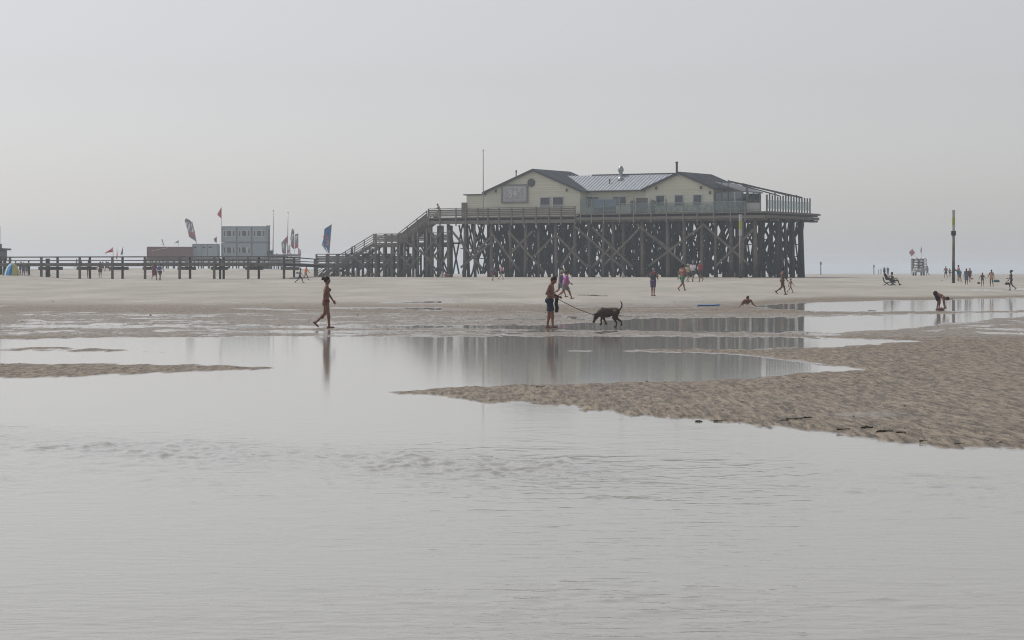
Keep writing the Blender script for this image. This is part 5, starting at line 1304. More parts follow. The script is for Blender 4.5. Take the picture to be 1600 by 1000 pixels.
person('slim dark person with bun in mid stride at the far right puddles', (1580, 453.8), 32, 175, 'brown', 'dark', 'bun', ((18, 22), (-8, 40)), ((10, 10, 60), (6, 8, 30)), 1, 4, .92, True, (('swimsuit', 'darkgrey'),), .016)
def bag(label, p, col, r, name='bag', cat='bag', h=None):
    r *= .62
    h = h * .75 if h else None
    h = h or r * 1.6; t = thing(name, label, cat, p); g = SDF(max(.012, r * .12)); g.cap((-r * .7, 0, h * .4), (r * .7, 0, h * .4), h * .4, h * .4, .02); g.cap((-r * .5, 0, h * .65), (r * .5, 0, h * .65), h * .3, h * .28, .03)
    v, q = g.mesh(.03); v[:, 1] *= .7; v[:, 2] -= v[:, 2].min(); link('pouch', mesh_np('pouch', v, q, True), cmat(col), t)
    g = SDF(max(.012, r * .1)); 
    for i in range(6):
        a0, a1 = math.pi * i / 6, math.pi * (i + 1) / 6; g.cap((math.cos(a0) * r * .5, 0, h * .85 + math.sin(a0) * r * .6), (math.cos(a1) * r * .5, 0, h * .85 + math.sin(a1) * r * .6), max(.012, r * .08), None, .005)
    v, q = g.mesh(.005); link('handle', mesh_np('handle', v, q, True), cmat(col), t); return t
bag('dark bag hanging from the hand of the long haired girl', glh[0] - Vector((0, 0, .38)), 'black', .16)
bag('small pink bag hanging from the hand of the slim person behind the dark dress', hbh[1] - Vector((0, 0, .36)), 'pink', .16)
bag('left teal beach bag of two on the sand beside the woman in peach', G(1555.5, 441), 'teal', .26); bag('right teal beach bag of two on the sand beside the woman in peach', G(1559, 441), 'teal', .24)
bag('dark flat bag on the sand behind the person at the far right', G(1574, 445), 'black', .34, h=.3)
# --- people by the platform and on the left
pw_, pwh, pwi = person('person in a red swimsuit walking away by the platform under a grey bundle', (770, 438.8), 25, 70, 'red', 'dark', 'short', WALK, ((150, 20, 60), (20, 20, 60)), 6, 10, 1.1, True, (('swimsuit', 'wine'),), .019)
bag('grey blue bundle carried on the back of the person in red by the platform', pwi['chest'] + Vector((.05, -.32, -.05)), 'slate', .32, 'bundle', 'bundle')
person('fair girl in a pink and dark swimsuit walking right beside the person with the bundle', (783, 437), 23.5, 30, 'pale', 'brown', 'tail', WALK, ((40, 12, 60), (10, 10, 30)), 2, 6, .95, True, (('tee', 'pink'), ('briefs', 'black', .2)), .019)
person('person in a loose orange shirt walking right under the flags beside the boardwalk', (477.5, 438), 23.5, 15, 'tan', 'dark', 'short', WALK, SWING, 8, 6, 1.15, False, (('shirt', 'orange', 'long'), ('shorts', 'tan', .5)), .019)
bp_, bph, bpi = person('slim dark person walking left of the person in orange, wearing a rucksack', (468.5, 442.5), 23.5, 5, 'brown', 'dark', 'short', STRIDE, SWING2, 6, 6, .95, False, (('vest', 'slate'), ('shorts', 'navy')), .019)
bag('small blue rucksack on the back of the slim dark walker', bpi['chest'] + Vector((-.24, -.05, -.12)), 'slate', .16, 'rucksack', 'rucksack')
person('person in dark wine coloured clothes walking left of the one with the blue rucksack', (241.5, 437.8), 28, 80, 'brown', 'dark', 'long', WALK2, SWING, 3, 6, 1.05, True, (('dress', 'wine'),), .019)
r2_, _, r2i = person('person in a pale shirt walking away bent under a large blue rucksack', (250, 438.2), 27, 75, 'tan', 'dark', 'short', WALK, SWING, 12, 16, 1.1, False, (('tee', 'white'), ('shorts', 'navy', .6)), .019)
bag('large navy blue rucksack on the back of the person in the pale shirt', r2i['chest'] + Vector((-.06, -.26, -.2)), 'blue', .24, 'rucksack', 'rucksack', .5)
person('tanned nearly bare person standing in front of the boardwalk post', (138.5, 434.3), 28.5, 110, 'red', 'dark', 'short', ((4, 3), (-4, 4)), ((5, 12, 60, 15), (5, 12, 60, 15)), 2, 5, .98, False, (('briefs', 'tan', .4),), .019)
person('tanned walker in brown shorts between two boardwalk posts', (156.5, 434.5), 26, 100, 'tan', 'dark', 'short', WALK, ((5, 16, 50, 10), (5, 16, 50, 10)), 2, 5, 1.0, False, (('shorts', 'brown', .6),), .019)
person('person in red clothes standing behind the blue and yellow beach tent', (24.5, 429.5), 22, -80, 'tan', 'dark', 'short', ((3, 3), (-3, 3)), ((8, 10, 30), (8, 10, 30)), 3, 6, 1.1, True, (('dress', 'wine'),), .02)
person('person in black beside the red dressed one near the tent', (31.5, 430.5), 22, 30, 'pale', 'dark', 'short', ((8, 5), (-8, 8)), ((20, 10, 40), (8, 10, 30)), 8, 6, 1.05, False, (('tee', 'black'), ('shorts', 'darkgrey')), .02)
person('broad person in a dark jacket and pale trousers in the group by the tent', (36.5, 430.8), 21, -60, 'pale', 'grey', 'short', ((8, 5), (-10, 10)), ((15, 16, 20), (8, 16, 20)), 4, 6, 1.2, False, (('shirt', 'slate', 'long'), ('trousers', 'grey')), .02)
person('child in grey at the right of the group by the tent', (41.5, 430.3), 17, -90, 'pale', 'dark', 'short', ((3, 3), (-3, 3)), ((5, 8, 10), (5, 8, 10)), 2, 5, 1.0, False, (('tee', 'slate'), ('shorts', 'grey')), .022)
person('slim tall person in dark clothes last in the group by the tent', (45.3, 430.5), 24, 180, 'brown', 'dark', 'short', ((3, 3), (-3, 3)), ((5, 8, 10), (5, 8, 10)), 2, 5, .9, False, (('tee', 'darkgrey'), ('trousers', 'darkgrey')), .021)
person('person in a grey shirt and dark shorts leaning forward under the boardwalk rail', (77, 431.8), 22.5, 200, 'tan', 'grey', 'short', ((10, 8), (-6, 10)), ((30, 12, 30), (30, 12, 30)), 14, 10, 1.15, False, (('tee', 'slate'), ('shorts', 'navy', .9)), .02)
# on the structures
a_, z_ = PF(686, 336, .5); person('lone figure leaning on the railing at the head of the stairs', PL(a_, .55, ZA), None, 200, 'tan', 'dark', 'short', ((2, 2), (-2, 2)), ((25, 12, 50), (25, 12, 50)), 14, 20, 1.0, False, (('tee', 'tan'), ('shorts', 'navy')), .02, scale=1.0, group='people on the structures')
a_, z_ = PF(549.5, 402, 1.7); pp = PF(497, 433, BW0); qq = PF(585, 379.5, BW0); zt = pp[1] + (qq[1] - pp[1]) * (a_ - pp[0]) / (qq[0] - pp[0])
person('person in dark clothes climbing the lower flight of the stairs', PL(a_, 1.7, zt + .02), None, -30, 'tan', 'dark', 'short', ((40, 40), (-4, 8)), SWING, 6, 6, 1.0, False, (('tee', 'darkgrey'), ('shorts', 'navy')), .02, scale=.98, group='people on the structures')
for px, lab, col, sc_w in ((119.5, 'small pale grey figure seen through the boardwalk rails left of a post', 'grey', .95), (127.5, 'small dark figure just right of a post behind the boardwalk rails', 'darkgrey', .8)):
    p = Vector(((px - 800) / F * 415, 415, 0)); p.z = ground_z(p.x, p.y)
    person(lab, p, None, 0, 'tan', 'dark', 'short', WALK, SWING, 2, 6, 1.0, False, (('tee', col), ('shorts', 'navy')), .022, scale=sc_w, group='people behind the boardwalk')
# a sitting group behind the boardwalk
for i, (px, py, lab, col) in enumerate(((161, 423.5, 'left seated figure of the three behind the boardwalk', 'darkgrey'), (165.5, 423.2, 'middle seated figure in blue of the three behind the boardwalk', 'blue'), (169.5, 423.6, 'right seated figure of the three behind the boardwalk', 'navy'))):
    person(lab, G(px, py), None, 180 - 180 * (i % 2), 'tan', 'dark', 'short', ((95, 85), (95, 85)), ((30, 10, 50), (30, 10, 50)), 4, 6, 1.1, False, (('tee', col), ('shorts', col)), .022, scale=1.1, group='people sitting behind the boardwalk')

# ------------------------------------------------------------------ MARKER POLES
YEL = mat('yellow green reflective band', (.34, .38, .06), .5, .08); PALE = mat('pale pole sleeve', (.42, .42, .43), .6, .12)
def marker(label, px, pyb, pyt, sl0, y0, y1, sl1, clamp=None, rw=.15):
    g = G(px, pyb); D = g.y; t = thing('marker_pole', label, 'pole', g, 0, 'marker poles on the beach'); zt = HC + (YH - pyt) / F * D; zz_ = lambda y: HC + (YH - y) / F * D
    m = MB(); m.tube(g - Vector((0, 0, .4)), Vector((g.x, g.y, zz_(sl1))), rw * 1.15, rw, 12); m.build('post', WOODM, t, smooth=True)
    m = MB(); m.tube(Vector((g.x, g.y, zz_(sl1))), Vector((g.x, g.y, zt)), rw * 1.12, rw * 1.12, 14); m.build('sleeve', PALE, t)
    m = MB(); m.tube(Vector((g.x, g.y, zz_(y1))), Vector((g.x, g.y, zz_(y0))), rw * 1.16, rw * 1.16, 14); m.build('band', YEL, t)
    if clamp:
        m = MB(); m.box((g.x, g.y, (zz_(clamp[0]) + zz_(clamp[1])) / 2), (rw * 3.2, rw * 3.2, zz_(clamp[0]) - zz_(clamp[1]))); m.build('clamp', WOODD, t)
marker('tall pole with pale sleeve and yellow green band in front of the platform', 1157, 434.5, 335, 335, 345, 358, 369, None, .16)
marker('tall dark pole with yellow green band and a clamp, alone on the right beach', 1489.8, 442.2, 328, 328, 340, 352, 361, (361, 368), .13)

# ------------------------------------------------------------------ FLAGS
def flag(name, label, pole, cloth, D, cmat_, bands=(), r=.035, group=None, zbase=None, rip=.12, cat='flag'):
    """pole ((x,y) bottom, (x,y) top) and outline of the cloth in photo pixels"""
    b0, b1 = W(*pole[0], D), W(*pole[1], D)
    t = thing(name, label, cat, b0, 0, group); m = MB(); m.tube(b0, b1, r, r * .7, 8); m.build('pole', STEEL, t)
    def sheet(outline, dy, material, nm):
        P = np.array(outline, float); xs0, xs1 = P[:, 0].min(), P[:, 0].max(); n = len(P)
        m = MB()
        ys = np.linspace(P[:, 1].min() + .01, P[:, 1].max() - .01, 14); rowsv = []
        for y in ys:
            xs = []
            for i in range(n):
                a, b = P[i], P[(i + 1) % n]
                if (a[1] <= y) != (b[1] <= y): xs.append(a[0] + (y - a[1]) * (b[0] - a[0]) / (b[1] - a[1]))
            if len(xs) >= 2: rowsv.append((y, min(xs), max(xs)))
        vs = []; K = 6
        for y, xa, xb in rowsv:
            for k in range(K + 1):
                x = xa + (xb - xa) * k / K; p = W(x, y, D); p.y += dy + rip * math.sin((x - xs0) * 1.1 + y * .35); vs.append(p)
        fs = [(r_ * (K + 1) + k, r_ * (K + 1) + k + 1, (r_ + 1) * (K + 1) + k + 1, (r_ + 1) * (K + 1) + k) for r_ in range(len(rowsv) - 1) for k in range(K)]
        m.add(vs, fs); return m.build(nm, material, t, smooth=True)
    sheet(cloth, 0, cmat_, 'cloth')
    for nm, outl, mt in bands:
        sheet(outl, -.03, mt, nm)
    return t
RF = mat('red flag cloth', (.62, .10, .11), .8, .12, 4); DF = mat('dark flag cloth', (.23, .235, .245), .8, .2, 4); WF = mat('white flag print', (.78, .78, .79), .8, .05, 4); BF = mat('blue flag cloth', (.13, .29, .52), .8, .12, 4); PF_ = mat('pink flag print', (.55, .18, .20), .8, .1, 4)
flag('feather_flag', 'tall dark feather flag with white print and a red band above the containers', ((307.5, 381), (300.5, 346)), [(287.5, 341.5), (291, 341), (297, 344), (301, 349), (304, 360), (307, 378), (301, 373.5), (295.5, 371), (294, 363), (291, 352)], DC - 4, DF,
     (('print', [(289.3, 347), (296, 346.5), (298.3, 362.6), (293.8, 363)], WF), ('print', [(297.6, 348.5), (300.2, 349.5), (303.8, 363), (299.6, 363)], WF), ('band', [(294, 363.4), (304.5, 363.4), (305.5, 369), (295.3, 369.5)], RF)), .05, 'feather flags at the containers')
flag('pennant_flag', 'red pennant on the tall mast at the left corner of the two storey block', ((346, 401), (346, 323)), [(346, 323.5), (340, 334), (339.8, 336), (345.8, 341.5)], DC - 2.3, RF, (), .05)
flag('small_flag', 'thin outlined white flag over the red brown container', ((257, 385.5), (252, 373)), [(252, 372.5), (254.5, 375), (257, 384), (253.5, 382)], DC - 3, WF, (), .03, 'small flags over the containers')
flag('small_flag', 'small drooping dark flag over the red brown container', ((279, 384), (279, 375)), [(279, 375.3), (272, 380.5), (275, 380), (279, 378.8)], DC - 3, DF, (), .03, 'small flags over the containers')
flag('small_flag', 'small greyish red flag over the pale blue container', ((338.7, 382), (338.7, 369)), [(338.6, 369.5), (334, 373.5), (335.5, 378.5), (338.6, 379)], DC - 2.5, mat('greyish red flag', (.25, .14, .15), .8), (), .03, 'small flags over the containers')
for px, yt, lab in ((427.3, 330, 'bare thin mast with a round tip right of the two storey block'), (450, 333, 'bare slender mast rising from the cluster of feather flags')):
    b0, b1 = W(px - .8, 404, DC - 2.2), W(px, yt, DC - 2.2); t = thing('mast', lab, 'mast', b0, 0, 'masts at the container stage'); m = MB(); m.tube(b0, b1, .10, .05, 8); m.build('pole', STEEL, t, smooth=True); m = MB(); m.lathe(b1, [(.04, 0), (.12, .06), (.12, .16), (.03, .22)], 8); m.build('finial', STEEL, t)
G2 = 'feather flags at the container stage'
flag('feather_flag', 'leftmost dark feather flag with white print of the flag cluster', ((447, 400), (446, 371)), [(446.5, 371.5), (439.5, 379), (441, 396), (446, 397), (448, 380)], DC - 3, DF, (('print', [(440.6, 379.5), (443.5, 377.5), (445.5, 390), (442, 391)], WF), ('band', [(441.6, 391.4), (446.6, 391), (446.6, 395.5), (441.6, 395.5)], RF)), .04, G2)
flag('feather_flag', 'narrow red and pink flag wrapped around the slender mast', ((449.8, 400), (449.5, 366)), [(449.3, 367), (446, 374), (447.2, 381), (449.3, 379)], DC - 3.2, PF_, (('band', [(449, 369), (447.5, 374), (448, 377), (449.2, 375)], RF),), .04, G2)
flag('feather_flag', 'tallest dark feather flag of the cluster with white letters and a red foot', ((460, 400), (459.5, 357)), [(456, 356.5), (458.6, 357.5), (460, 368), (460, 390), (455, 386), (453.8, 372)], DC - 2.6, DF, (('print', [(455, 365.5), (458.8, 365), (459.3, 378), (455, 379)], WF), ('band', [(454.4, 379.5), (459.8, 379.5), (459.8, 386), (455, 385)], RF)), .04, G2)
flag('feather_flag', 'second tallest feather flag of the cluster with white letters, right of the tallest', ((466, 400), (466, 364.5)), [(461, 366), (465.8, 364.5), (466, 386), (461, 389), (460.6, 376)], DC - 2.9, DF, (('print', [(461.6, 368), (464.8, 367.5), (465, 380), (461.6, 381)], WF), ('band', [(461, 381.5), (465.8, 381), (465.8, 387), (461, 388)], RF)), .04, G2)
flag('feather_flag', 'pale pink outlined flag at the right edge of the cluster', ((470, 400), (469.5, 390)), [(466, 387), (470, 391), (470.3, 398), (466, 398)], DC - 3, PF_, (('print', [(466.6, 389), (469.4, 391.5), (469.6, 397), (466.6, 397)], WF),), .03, G2)
flag('feather_flag', 'low white flag with pink foot in the middle of the cluster', ((453.5, 400), (453.5, 380)), [(449.5, 385), (453.4, 381), (453.4, 397), (449.5, 397)], DC - 3.6, WF, (('band', [(449.8, 391), (453.2, 391), (453.2, 394), (449.8, 394)], PF_),), .03, G2)
flag('banner_flag', 'blue and pink banner flag flying in front of the stairs', ((514, 398), (518, 350)), [(518, 350.5), (507, 357.5), (506.3, 364), (505.5, 372), (502, 385), (509.5, 386.5), (514.5, 398), (516.5, 372)], 275, BF,
     (('disc', [(506, 367), (508, 365.5), (511, 366), (513, 369), (512.5, 373), (510, 375), (506.5, 374), (505, 370.5)], PF_), ('print', [(509, 376), (513, 374), (515, 380), (513.5, 388), (509.5, 384), (508, 380)], mat('pale pink print', (.5, .33, .34), .8)), ('print', [(502.8, 382), (505, 378.5), (507, 383), (511, 392), (513, 397), (507, 389)], mat('pale grey print', (.42, .45, .48), .8)), ('print', [(508, 358), (511, 356), (512, 362), (508.5, 364)], mat('light blue print', (.14, .28, .46), .8))), .05, rip=.08)
D2 = 330
flag('pennant_flag', 'large red flag streaming left behind the boardwalk', ((177.5, 422), (176.5, 386)), [(176.3, 386), (171, 391), (165, 393.8), (164.5, 397.5), (167, 394.8), (176.3, 394.2)], D2, RF, (('print', [(170, 390.4), (172.5, 391), (172.5, 392.6), (170.5, 392.4)], PF_),), .04, 'flags behind the boardwalk')
flag('pennant_flag', 'slack narrow red flag in the middle behind the boardwalk', ((183.2, 422), (183, 388)), [(182.8, 388.5), (183.4, 395), (184.2, 398), (183, 405), (181, 405.5), (182, 397)], D2 + 1, RF, (), .03, 'flags behind the boardwalk')
flag('pennant_flag', 'slack brown grey flag on the right behind the boardwalk', ((192.2, 422), (192, 384.5)), [(192, 385), (189, 394.5), (188, 399), (190.5, 398), (192, 397.5)], D2 + 2, mat('brown grey flag', (.16, .13, .10), .8), (), .03, 'flags behind the boardwalk')

# ------------------------------------------------------------------ TENT AND THINGS ON THE SAND
g0 = G(15, 430.3); k = g0.y / F
t = thing('beach_tent', 'small blue and yellow pop up beach tent in front of the dark hut', 'tent', g0)
def tentstrip(u0, u1, material, name):
    m = MB(); vs = []; N = 9; K = 5
    for i in range(N + 1):
        for j in range(K + 1):
            u = u0 + (u1 - u0) * j / K; a = math.pi * .5 * i / N
            X = (-10 + 24 * u) * k * math.cos(a) * (1 if True else 1) + (-10 + 20 * u) * k * 0 + (3.5 * k) * math.sin(a); Yy = (-.9 + 1.8 * abs(u - .5)) * math.cos(a); Zq = 19.5 * k * math.sin(a)
            vs.append(g0 + Vector((X, Yy, Zq - .02)))
    fs = [(i * (K + 1) + j, i * (K + 1) + j + 1, (i + 1) * (K + 1) + j + 1, (i + 1) * (K + 1) + j) for i in range(N) for j in range(K)]
    m.add(vs, fs); return m.build(name, material, t, smooth=True)
tentstrip(0, .1, cmat('teal'), 'side_panel'); tentstrip(.1, .18, WF, 'side_panel'); tentstrip(.18, .62, mat('bright blue tent cloth', (.02, .19, .42), .6), 'main_panel'); tentstrip(.62, 1.0, mat('yellow tent cloth', (.50, .48, .20), .6), 'end_panel')
m = MB(); m.tube(g0 + Vector((-10 * k, -.1, .03)), g0 + Vector((14 * k, -.1, .03)), .05, .05); m.build('ground_tube', cmat('black'), t)
def tri(name, label, cat, g, w_, h, dp, material):
    t = thing(name, label, cat, g); m = MB(); n = 8; vs = []
    m.prism([g + Vector((-w_ / 2, 0, -.02)), g + Vector((w_ / 2, 0, -.02)), g + Vector((w_ * .12, 0, h * .8)), g + Vector((0, 0, h)), g + Vector((-w_ * .1, 0, h * .8))], (0, dp, 0)); m.build('canvas', material, t); m = MB(); m.tube(g + Vector((0, -.03, 0)), g + Vector((0, -.03, h)), .03); m.build('pole', METALD, t); return t
WC = mat('white canvas', (.66, .65, .62), .85, .06)
tri('white_tent', 'small white pointed tent under the stairs end of the platform', 'tent', G(691, 433.6), .72, .85, .7, WC)
t = tri('windbreak', 'small white windbreak standing among the piles in the middle of the platform', 'windbreak', G(973.5, 433.5), .45, .66, .3, WC)
def crate(label, px, py, w_, h, material):
    g = G(px, py); t = thing('beach_crate', label, 'crate', g); m = MB(); m.prism([g + Vector((-w_ / 2, 0, -.02)), g + Vector((w_ / 2 * .85, 0, -.02)), g + Vector((w_ / 2, 0, h)), g + Vector((-w_ / 2 * .75, 0, h))], (0, .5, 0)); m.build('body', material, t)
    m = MB(); m.box(g + Vector((w_ * .06, .25, h + .03)), (w_ * .95, .6, .07)); m.build('lid', PF_, t); m = MB(); m.box(g + Vector((0, -.02, h * .5)), (w_ * .4, .05, .06)); m.build('handle', METALD, t)
crate('faded red crate on the sand right of the small white tent', 697.5, 433.4, .75, .35, mat('faded red plastic', (.28, .08, .08), .6)); crate('orange red crate at the foot of the piles, left of the sleeved marker pole', 1137.5, 433.2, .65, .42, mat('orange red plastic', (.5, .09, .06), .6))
STN = mat('pale stakes', (.5, .49, .46), .8, .1)
for px, py, h, lab in ((531.5, 433.5, .62, 'short pale stake at the foot of the lower stairs'), (556, 433.5, .78, 'pale stake between two low cross braces under the stairs'), (648.5, 433.4, .95, 'thick pale stake left of the small white tent'), (1177.5, 433.6, .3, 'tiny pale stake right of the sleeved marker pole'), (1212.5, 433.7, .34, 'tiny pale stake near the right end of the platform')):
    g = G(px, py); m = MB(); m.tube(g - Vector((0, 0, .2)), g + Vector((0, 0, h)), .09 if h > .5 else .06, .08 if h > .5 else .05, 8); m.lathe(g + Vector((0, 0, h)), [(.085 if h > .5 else .055, 0), (.03, .05)], 8); o = m.build('stake', STN, None, g); tag(o, lab, 'stake', 'pale stakes at the platform')

# ------------------------------------------------------------------ JEEP WITH BOARDS
gj = G(1438, 430.6); Dj = 430.0; gj = Vector(((1438 - 800) / F * Dj, Dj, ground_z((1438 - 800) / F * Dj, Dj))); kj = Dj / F
jp = thing('beach_truck', 'pale off road truck loaded with rows of white surfboards, far on the right beach', 'truck', gj)
JB = mat('truck paint', (.34, .36, .36), .5, .12)
def J(x, y, z): return gj + Vector((x, y, z))
m = MB(); m.box(J(0, 1.9, .95), (1.75, 3.9, .75)); m.box(J(0, 2.3, 1.62), (1.6, 2.2, .6)); m.prism([J(-.8, -.02, 1.0), J(.8, -.02, 1.0), J(.72, .5, 1.3), J(-.72, .5, 1.3)], (0, .6, 0)); m.build('body', JB, jp)
m = MB(); m.box(J(0, 1.18, 1.64), (1.3, .04, .42)); m.build('windscreen', PANE, jp)
for s_ in (-1, 1):
    for y in (.7, 3.2):
        m = MB(); m.tube(J(s_ * .72 - .12, y, .38), J(s_ * .72 + .12, y, .38), .39, .39, 16); wv = m.build('wheel', smat('tyre rubber', (.02, .02, .021)), jp); m = MB(); m.tube(J(s_ * .72 - .125, y, .38), J(s_ * .72 + .125, y, .38), .2, .2, 12); m.build('rim', STEEL, wv)
    m = MB(); m.tube(J(s_ * .55, -.04, .95), J(s_ * .55, .02, .95), .12, .12, 12); m.build('headlight', WF, jp)
    m = MB(); m.box(J(s_ * 1.12, .9, 1.5), (.22, .08, .2)); m.beam(J(s_ * .85, .9, 1.45), J(s_ * 1.05, .9, 1.5), .04); m.build('mirror', METALD, jp)
m = MB()
for s_ in (-1.05, 1.15):
    for y in (.3, 3.4): m.box(J(s_, y, 1.6), (.07, .07, 2.7))
for z in (.95, 1.45, 1.95, 2.45, 2.93):
    for y in (.3, 3.4): m.box(J(.05, y, z), (2.3, .06, .06))
m.box(J(-.55, 1.8, 3.0), (1.1, 3.2, .08)); m.build('board_rack', METALD, jp)
m = MB(); m.box(J(.05, 2.75, 1.95), (2.1, 1.0, 1.95)); m.build('cargo_body', mat('dark cargo paint', (.06, .07, .075), .6, .15), jp)
SW = mat('white surfboard gloss', (.62, .63, .64), .35, .05)
wds = ['lowest', 'second lowest', 'middle', 'second highest', 'topmost']; c3 = ['left', 'middle', 'right']
sb = None
def mkboard():
    me = None; m = MB(); prof = [(-1.3, .05), (-1.15, .22), (-.6, .31), (.2, .33), (.8, .26), (1.15, .14), (1.32, .02)]; out = [(y, x) for y, x in prof] + [(y, -x) for y, x in reversed(prof)]
    vs = [Vector((x * .8, y * .98, -.15 + .06 * y * y * .4)) for y, x in out] + [Vector((x, y, .03 + .06 * y * y * .4)) for y, x in out]; n = len(out); vs = vs[:n] + vs[n:]
    vs += [Vector((x * .6, y * .96, .15 + .06 * y * y * .4)) for y, x in out]
    m.add(vs, [tuple(reversed(range(n))), tuple(range(2 * n, 3 * n))] + [(n + i, n + (i + 1) % n, 2 * n + (i + 1) % n, 2 * n + i) for i in range(n)] + [(i, (i + 1) % n, n + (i + 1) % n, n + i) for i in range(n)]); return m
for r_ in range(5):
    for c in range(3):
        p = J(-.66 + c * .72 + (.1 if r_ % 2 else 0), .9 + rng.uniform(-.15, .15), 1.07 + r_ * .485); 
        if sb is None:
            sb = mkboard().build('surfboard', SW, None, (0, 0, 0)); o = sb
        else: o = sb.copy(); COL.objects.link(o)
        o.location = p; o.rotation_euler = (0, R(rng.uniform(-9, 9)), R(rng.uniform(-4, 4))); tag(o, 'white surfboard on the truck rack, %s row, %s place' % (wds[r_], c3[c]), 'surfboard', 'surfboards stacked on the truck')
flag('truck_flag', 'red and white flag leaning left on a slanting staff over the board truck', ((1433, 405), (1427, 396)), [(1425.5, 388.5), (1430, 395), (1424, 401), (1420, 394.5)], Dj, mat('pale pink flag cloth', (.5, .30, .31), .8), (('print', [(1424, 391), (1427, 393), (1423.5, 396), (1421.8, 394)], RF), ('print', [(1426, 395), (1428, 396), (1425, 399), (1423.5, 398)], RF)), .03, 'flags on the board truck', rip=.05)
flag('truck_flag', 'dark slack flag on an upright staff over the board truck', ((1440.5, 405), (1439.5, 384.5)), [(1439.3, 385), (1440.4, 390), (1440, 395), (1438, 394), (1438.6, 388)], Dj, DF, (), .03, 'flags on the board truck', rip=.05)
person('figure in dark clothes standing right of the board truck', Vector(((1449.5 - 800) / F * (Dj - 3), Dj - 3, ground_z((1449.5 - 800) / F * (Dj - 3), Dj - 3))), None, 200, 'brown', 'dark', 'short', WALK, ((40, 10, 60), (20, 10, 60)), 4, 8, 1.0, False, (('tee', 'slate'), ('shorts', 'darkgrey')), .024, scale=1.02)

# ------------------------------------------------------------------ FAR THINGS
for px, yt, yb, lab, dd, hd_ in ((1282.5, 409, 430, 'lone far marker pole with a dark head right of the platform', 620, 1), (1365.5, 414, 429.5, 'thin far pole with a dark head left of the far dark poles', 700, 1), (1376.5, 420, 429.5, 'short faint far pole between the thin one and the dark ones', 760, 0),
                             (1373, 421, 429.5, 'faintest short far pole beside the short one', 820, 0)):
    x = (px - 800) / F * dd; zg = ground_z(x, dd); zt = HC + (YH - yt) / F * dd
    t = thing('far_pole', lab, 'pole', (x, dd, zg), 0, 'far poles on the sands'); m = MB(); m.tube((x, dd, zg - .3), (x, dd, zt - .6), .14, .11, 8); m.build('post', WOODD, t); m = MB(); m.tube((x, dd, zt - .8), (x, dd, zt), .13 + .10 * hd_, .13 + .10 * hd_, 8); m.build('head', METALD, t)
for px, hpx, lab in ((1381.8, 13, 'left one of two far upright dark figures'), (1387.3, 12.5, 'right one of two far upright dark figures')):
    x = (px - 800) / F * 520; person(lab, Vector((x, 520, ground_z(x, 520))), 13, 90, 'brown', 'dark', 'short', ((2, 2), (-2, 2)), ((5, 6, 10), (5, 6, 10)), 2, 4, 1.15, False, (('tee', 'darkgrey'), ('trousers', 'darkgrey')), .028, group='far dark figures')
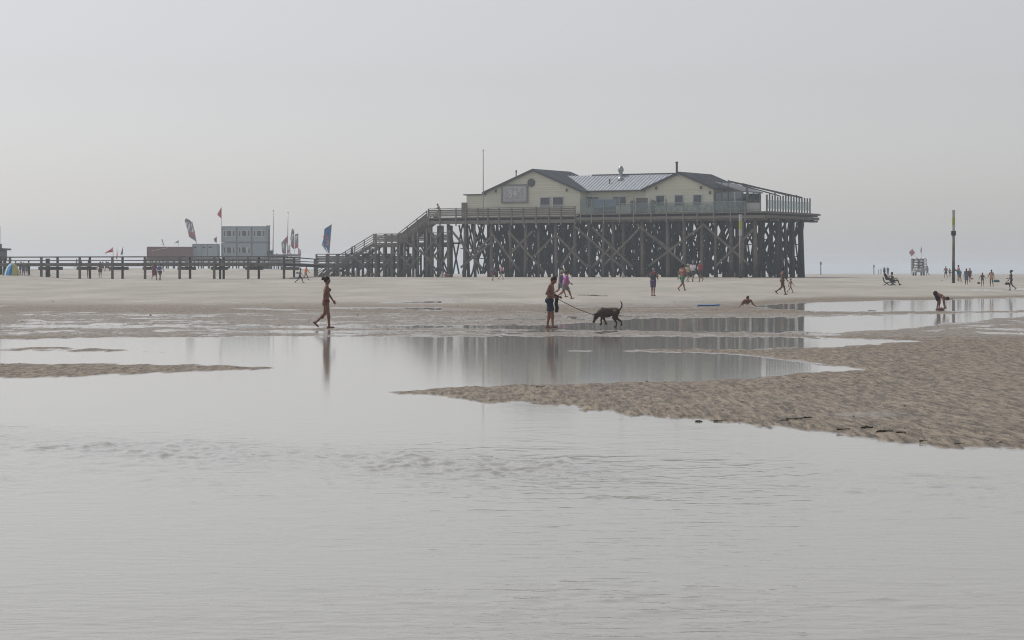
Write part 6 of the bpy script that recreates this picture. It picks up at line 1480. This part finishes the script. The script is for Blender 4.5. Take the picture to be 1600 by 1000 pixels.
# ------------------------------------------------------------------ SEAWEED
SWD = mat('dark seaweed', (.055, .05, .034), .7, .5, 10); 
def weed(label, px, py, w_, h, seed):
    g = G(px, py); w_ *= .5; h *= .4; rr = random.Random(seed); S = SDF(max(.006, w_ / 60)); n = 30; x = y = 0.0; ang = rr.uniform(0, 6.3)
    x = -w_ * .4
    for i in range(n):
        r_ = w_ * rr.uniform(.018, .05) * (1.5 if rr.random() < .2 else 1); S.ell((x, y, h * .1), (r_ * 1.3, r_, h * rr.uniform(.3, .9)), r_ * .6)
        x += w_ * .045 * rr.uniform(.1, 1.1); y += w_ * rr.uniform(-.05, .05)
    v, q = S.mesh(.01); o = link('seaweed_clump', mesh_np('seaweed_clump', v, q, True), SWD, None, g); LOC[o.name] = g
    tag(o, label, 'seaweed', 'seaweed clumps on the sand')
WD = [(1240, 655, .42, .05, 'broad dark seaweed clump at the water edge of the brown sandbar'), (1262, 653.5, .3, .05, 'small seaweed clump right beside the broad one'), (1225, 657, .25, .035, 'flat seaweed scrap left of the broad clump'), (1092, 659, .2, .06, 'small upright dark scrap standing alone in the shallow water'),
      (1128, 657.5, .45, .02, 'thin flat seaweed streak right of the upright scrap'), (1355, 669, .3, .05, 'seaweed clump halfway along the right shore'), (1385, 675, .5, .06, 'long dark seaweed pile on the right shore'), (1408, 677, .32, .06, 'dark knob of seaweed at the right end of the long pile'),
      (1320, 671, .4, .03, 'low seaweed scrap left of the halfway clump'), (1442, 690, .16, .05, 'tiny seaweed knob in the water by the right shore'), (1500, 694, .3, .03, 'flat scrap of weed near the right edge shore'), (918, 461.5, 3.0, .10, 'long dark weed line right of the striding purple walker'), (937, 462.5, 2.4, .08, 'second dark weed line right of the first'),
      (1485, 467.5, 1.2, .13, 'dark lump in the pool behind the bending man'), (1363, 485.8, .9, .06, 'dark flat lump at the lower rim of the right pool'), (844, 604.5, .35, .03, 'weed scrap near the tip of the brown sandbar'), (1472, 439, .5, .12, 'small dark lump on the sand left of the marker pole'), (1253, 474.6, .9, .05, 'dark weed scrap at the left end of the right pool')]
for i, (px, py, w_, h, lab) in enumerate(WD): weed(lab, px, py, w_, h, i)
# scattered shell and weed crumbs, beyond counting
nS = 9000; rs = np.random.RandomState(2)
pyq = 426 + np.exp(rs.uniform(math.log(48), math.log(285), nS)); pxq = rs.uniform(-150, 1750, nS); Dq = F * HC / (pyq - 426); Xq = (pxq - 800) / F * Dq
zq, sq = terrain(Xq, Dq); keep = (zq > .008) & (rs.rand(nS) < np.where(sq < 7, 1.0, .45)); Xq, Dq, zq = Xq[keep], Dq[keep], zq[keep]
vs = []; fs = []
for i in range(len(Xq)):
    r_ = rs.uniform(.003, .010) * (1 + Dq[i] / 60) * (2.0 if rs.rand() < .06 else 1); a0 = rs.rand() * 6.3; n0 = len(vs); hz = r_ * rs.uniform(.3, .8)
    for k_ in range(4): vs.append((Xq[i] + r_ * math.cos(a0 + k_ * 1.57) * rs.uniform(.7, 1.5), Dq[i] + r_ * math.sin(a0 + k_ * 1.57), zq[i] - .002))
    vs.append((Xq[i], Dq[i], zq[i] + hz)); fs += [(n0 + k_, n0 + (k_ + 1) % 4, n0 + 4) for k_ in range(4)]
me = bpy.data.meshes.new('shell_debris'); me.from_pydata(vs, [], fs); o = link('shell_debris', me, mat('shell crumbs', (.05, .042, .03), .8, .4, 3)); tag(o, 'scattered shell and weed crumbs over the wet sand', 'debris', None, 'stuff')

# ------------------------------------------------------------------ HAZE
def add_haze(dens):
    m = bpy.data.materials.new('haze'); m.use_nodes = True; t = m.node_tree; t.nodes.clear()
    v = t.nodes.new('ShaderNodeVolumePrincipled'); v.inputs['Color'].default_value = (0.82, 0.905, 1.0, 1); v.inputs['Density'].default_value = dens; v.inputs['Anisotropy'].default_value = 0.35
    o = t.nodes.new('ShaderNodeOutputMaterial'); t.links.new(v.outputs[0], o.inputs['Volume'])
    mb = MB(); mb.box((0, 3100, 9), (13000, 7000, 22)); h = mb.build('haze', m); tag(h, kind='stuff')
add_haze(0.00045)
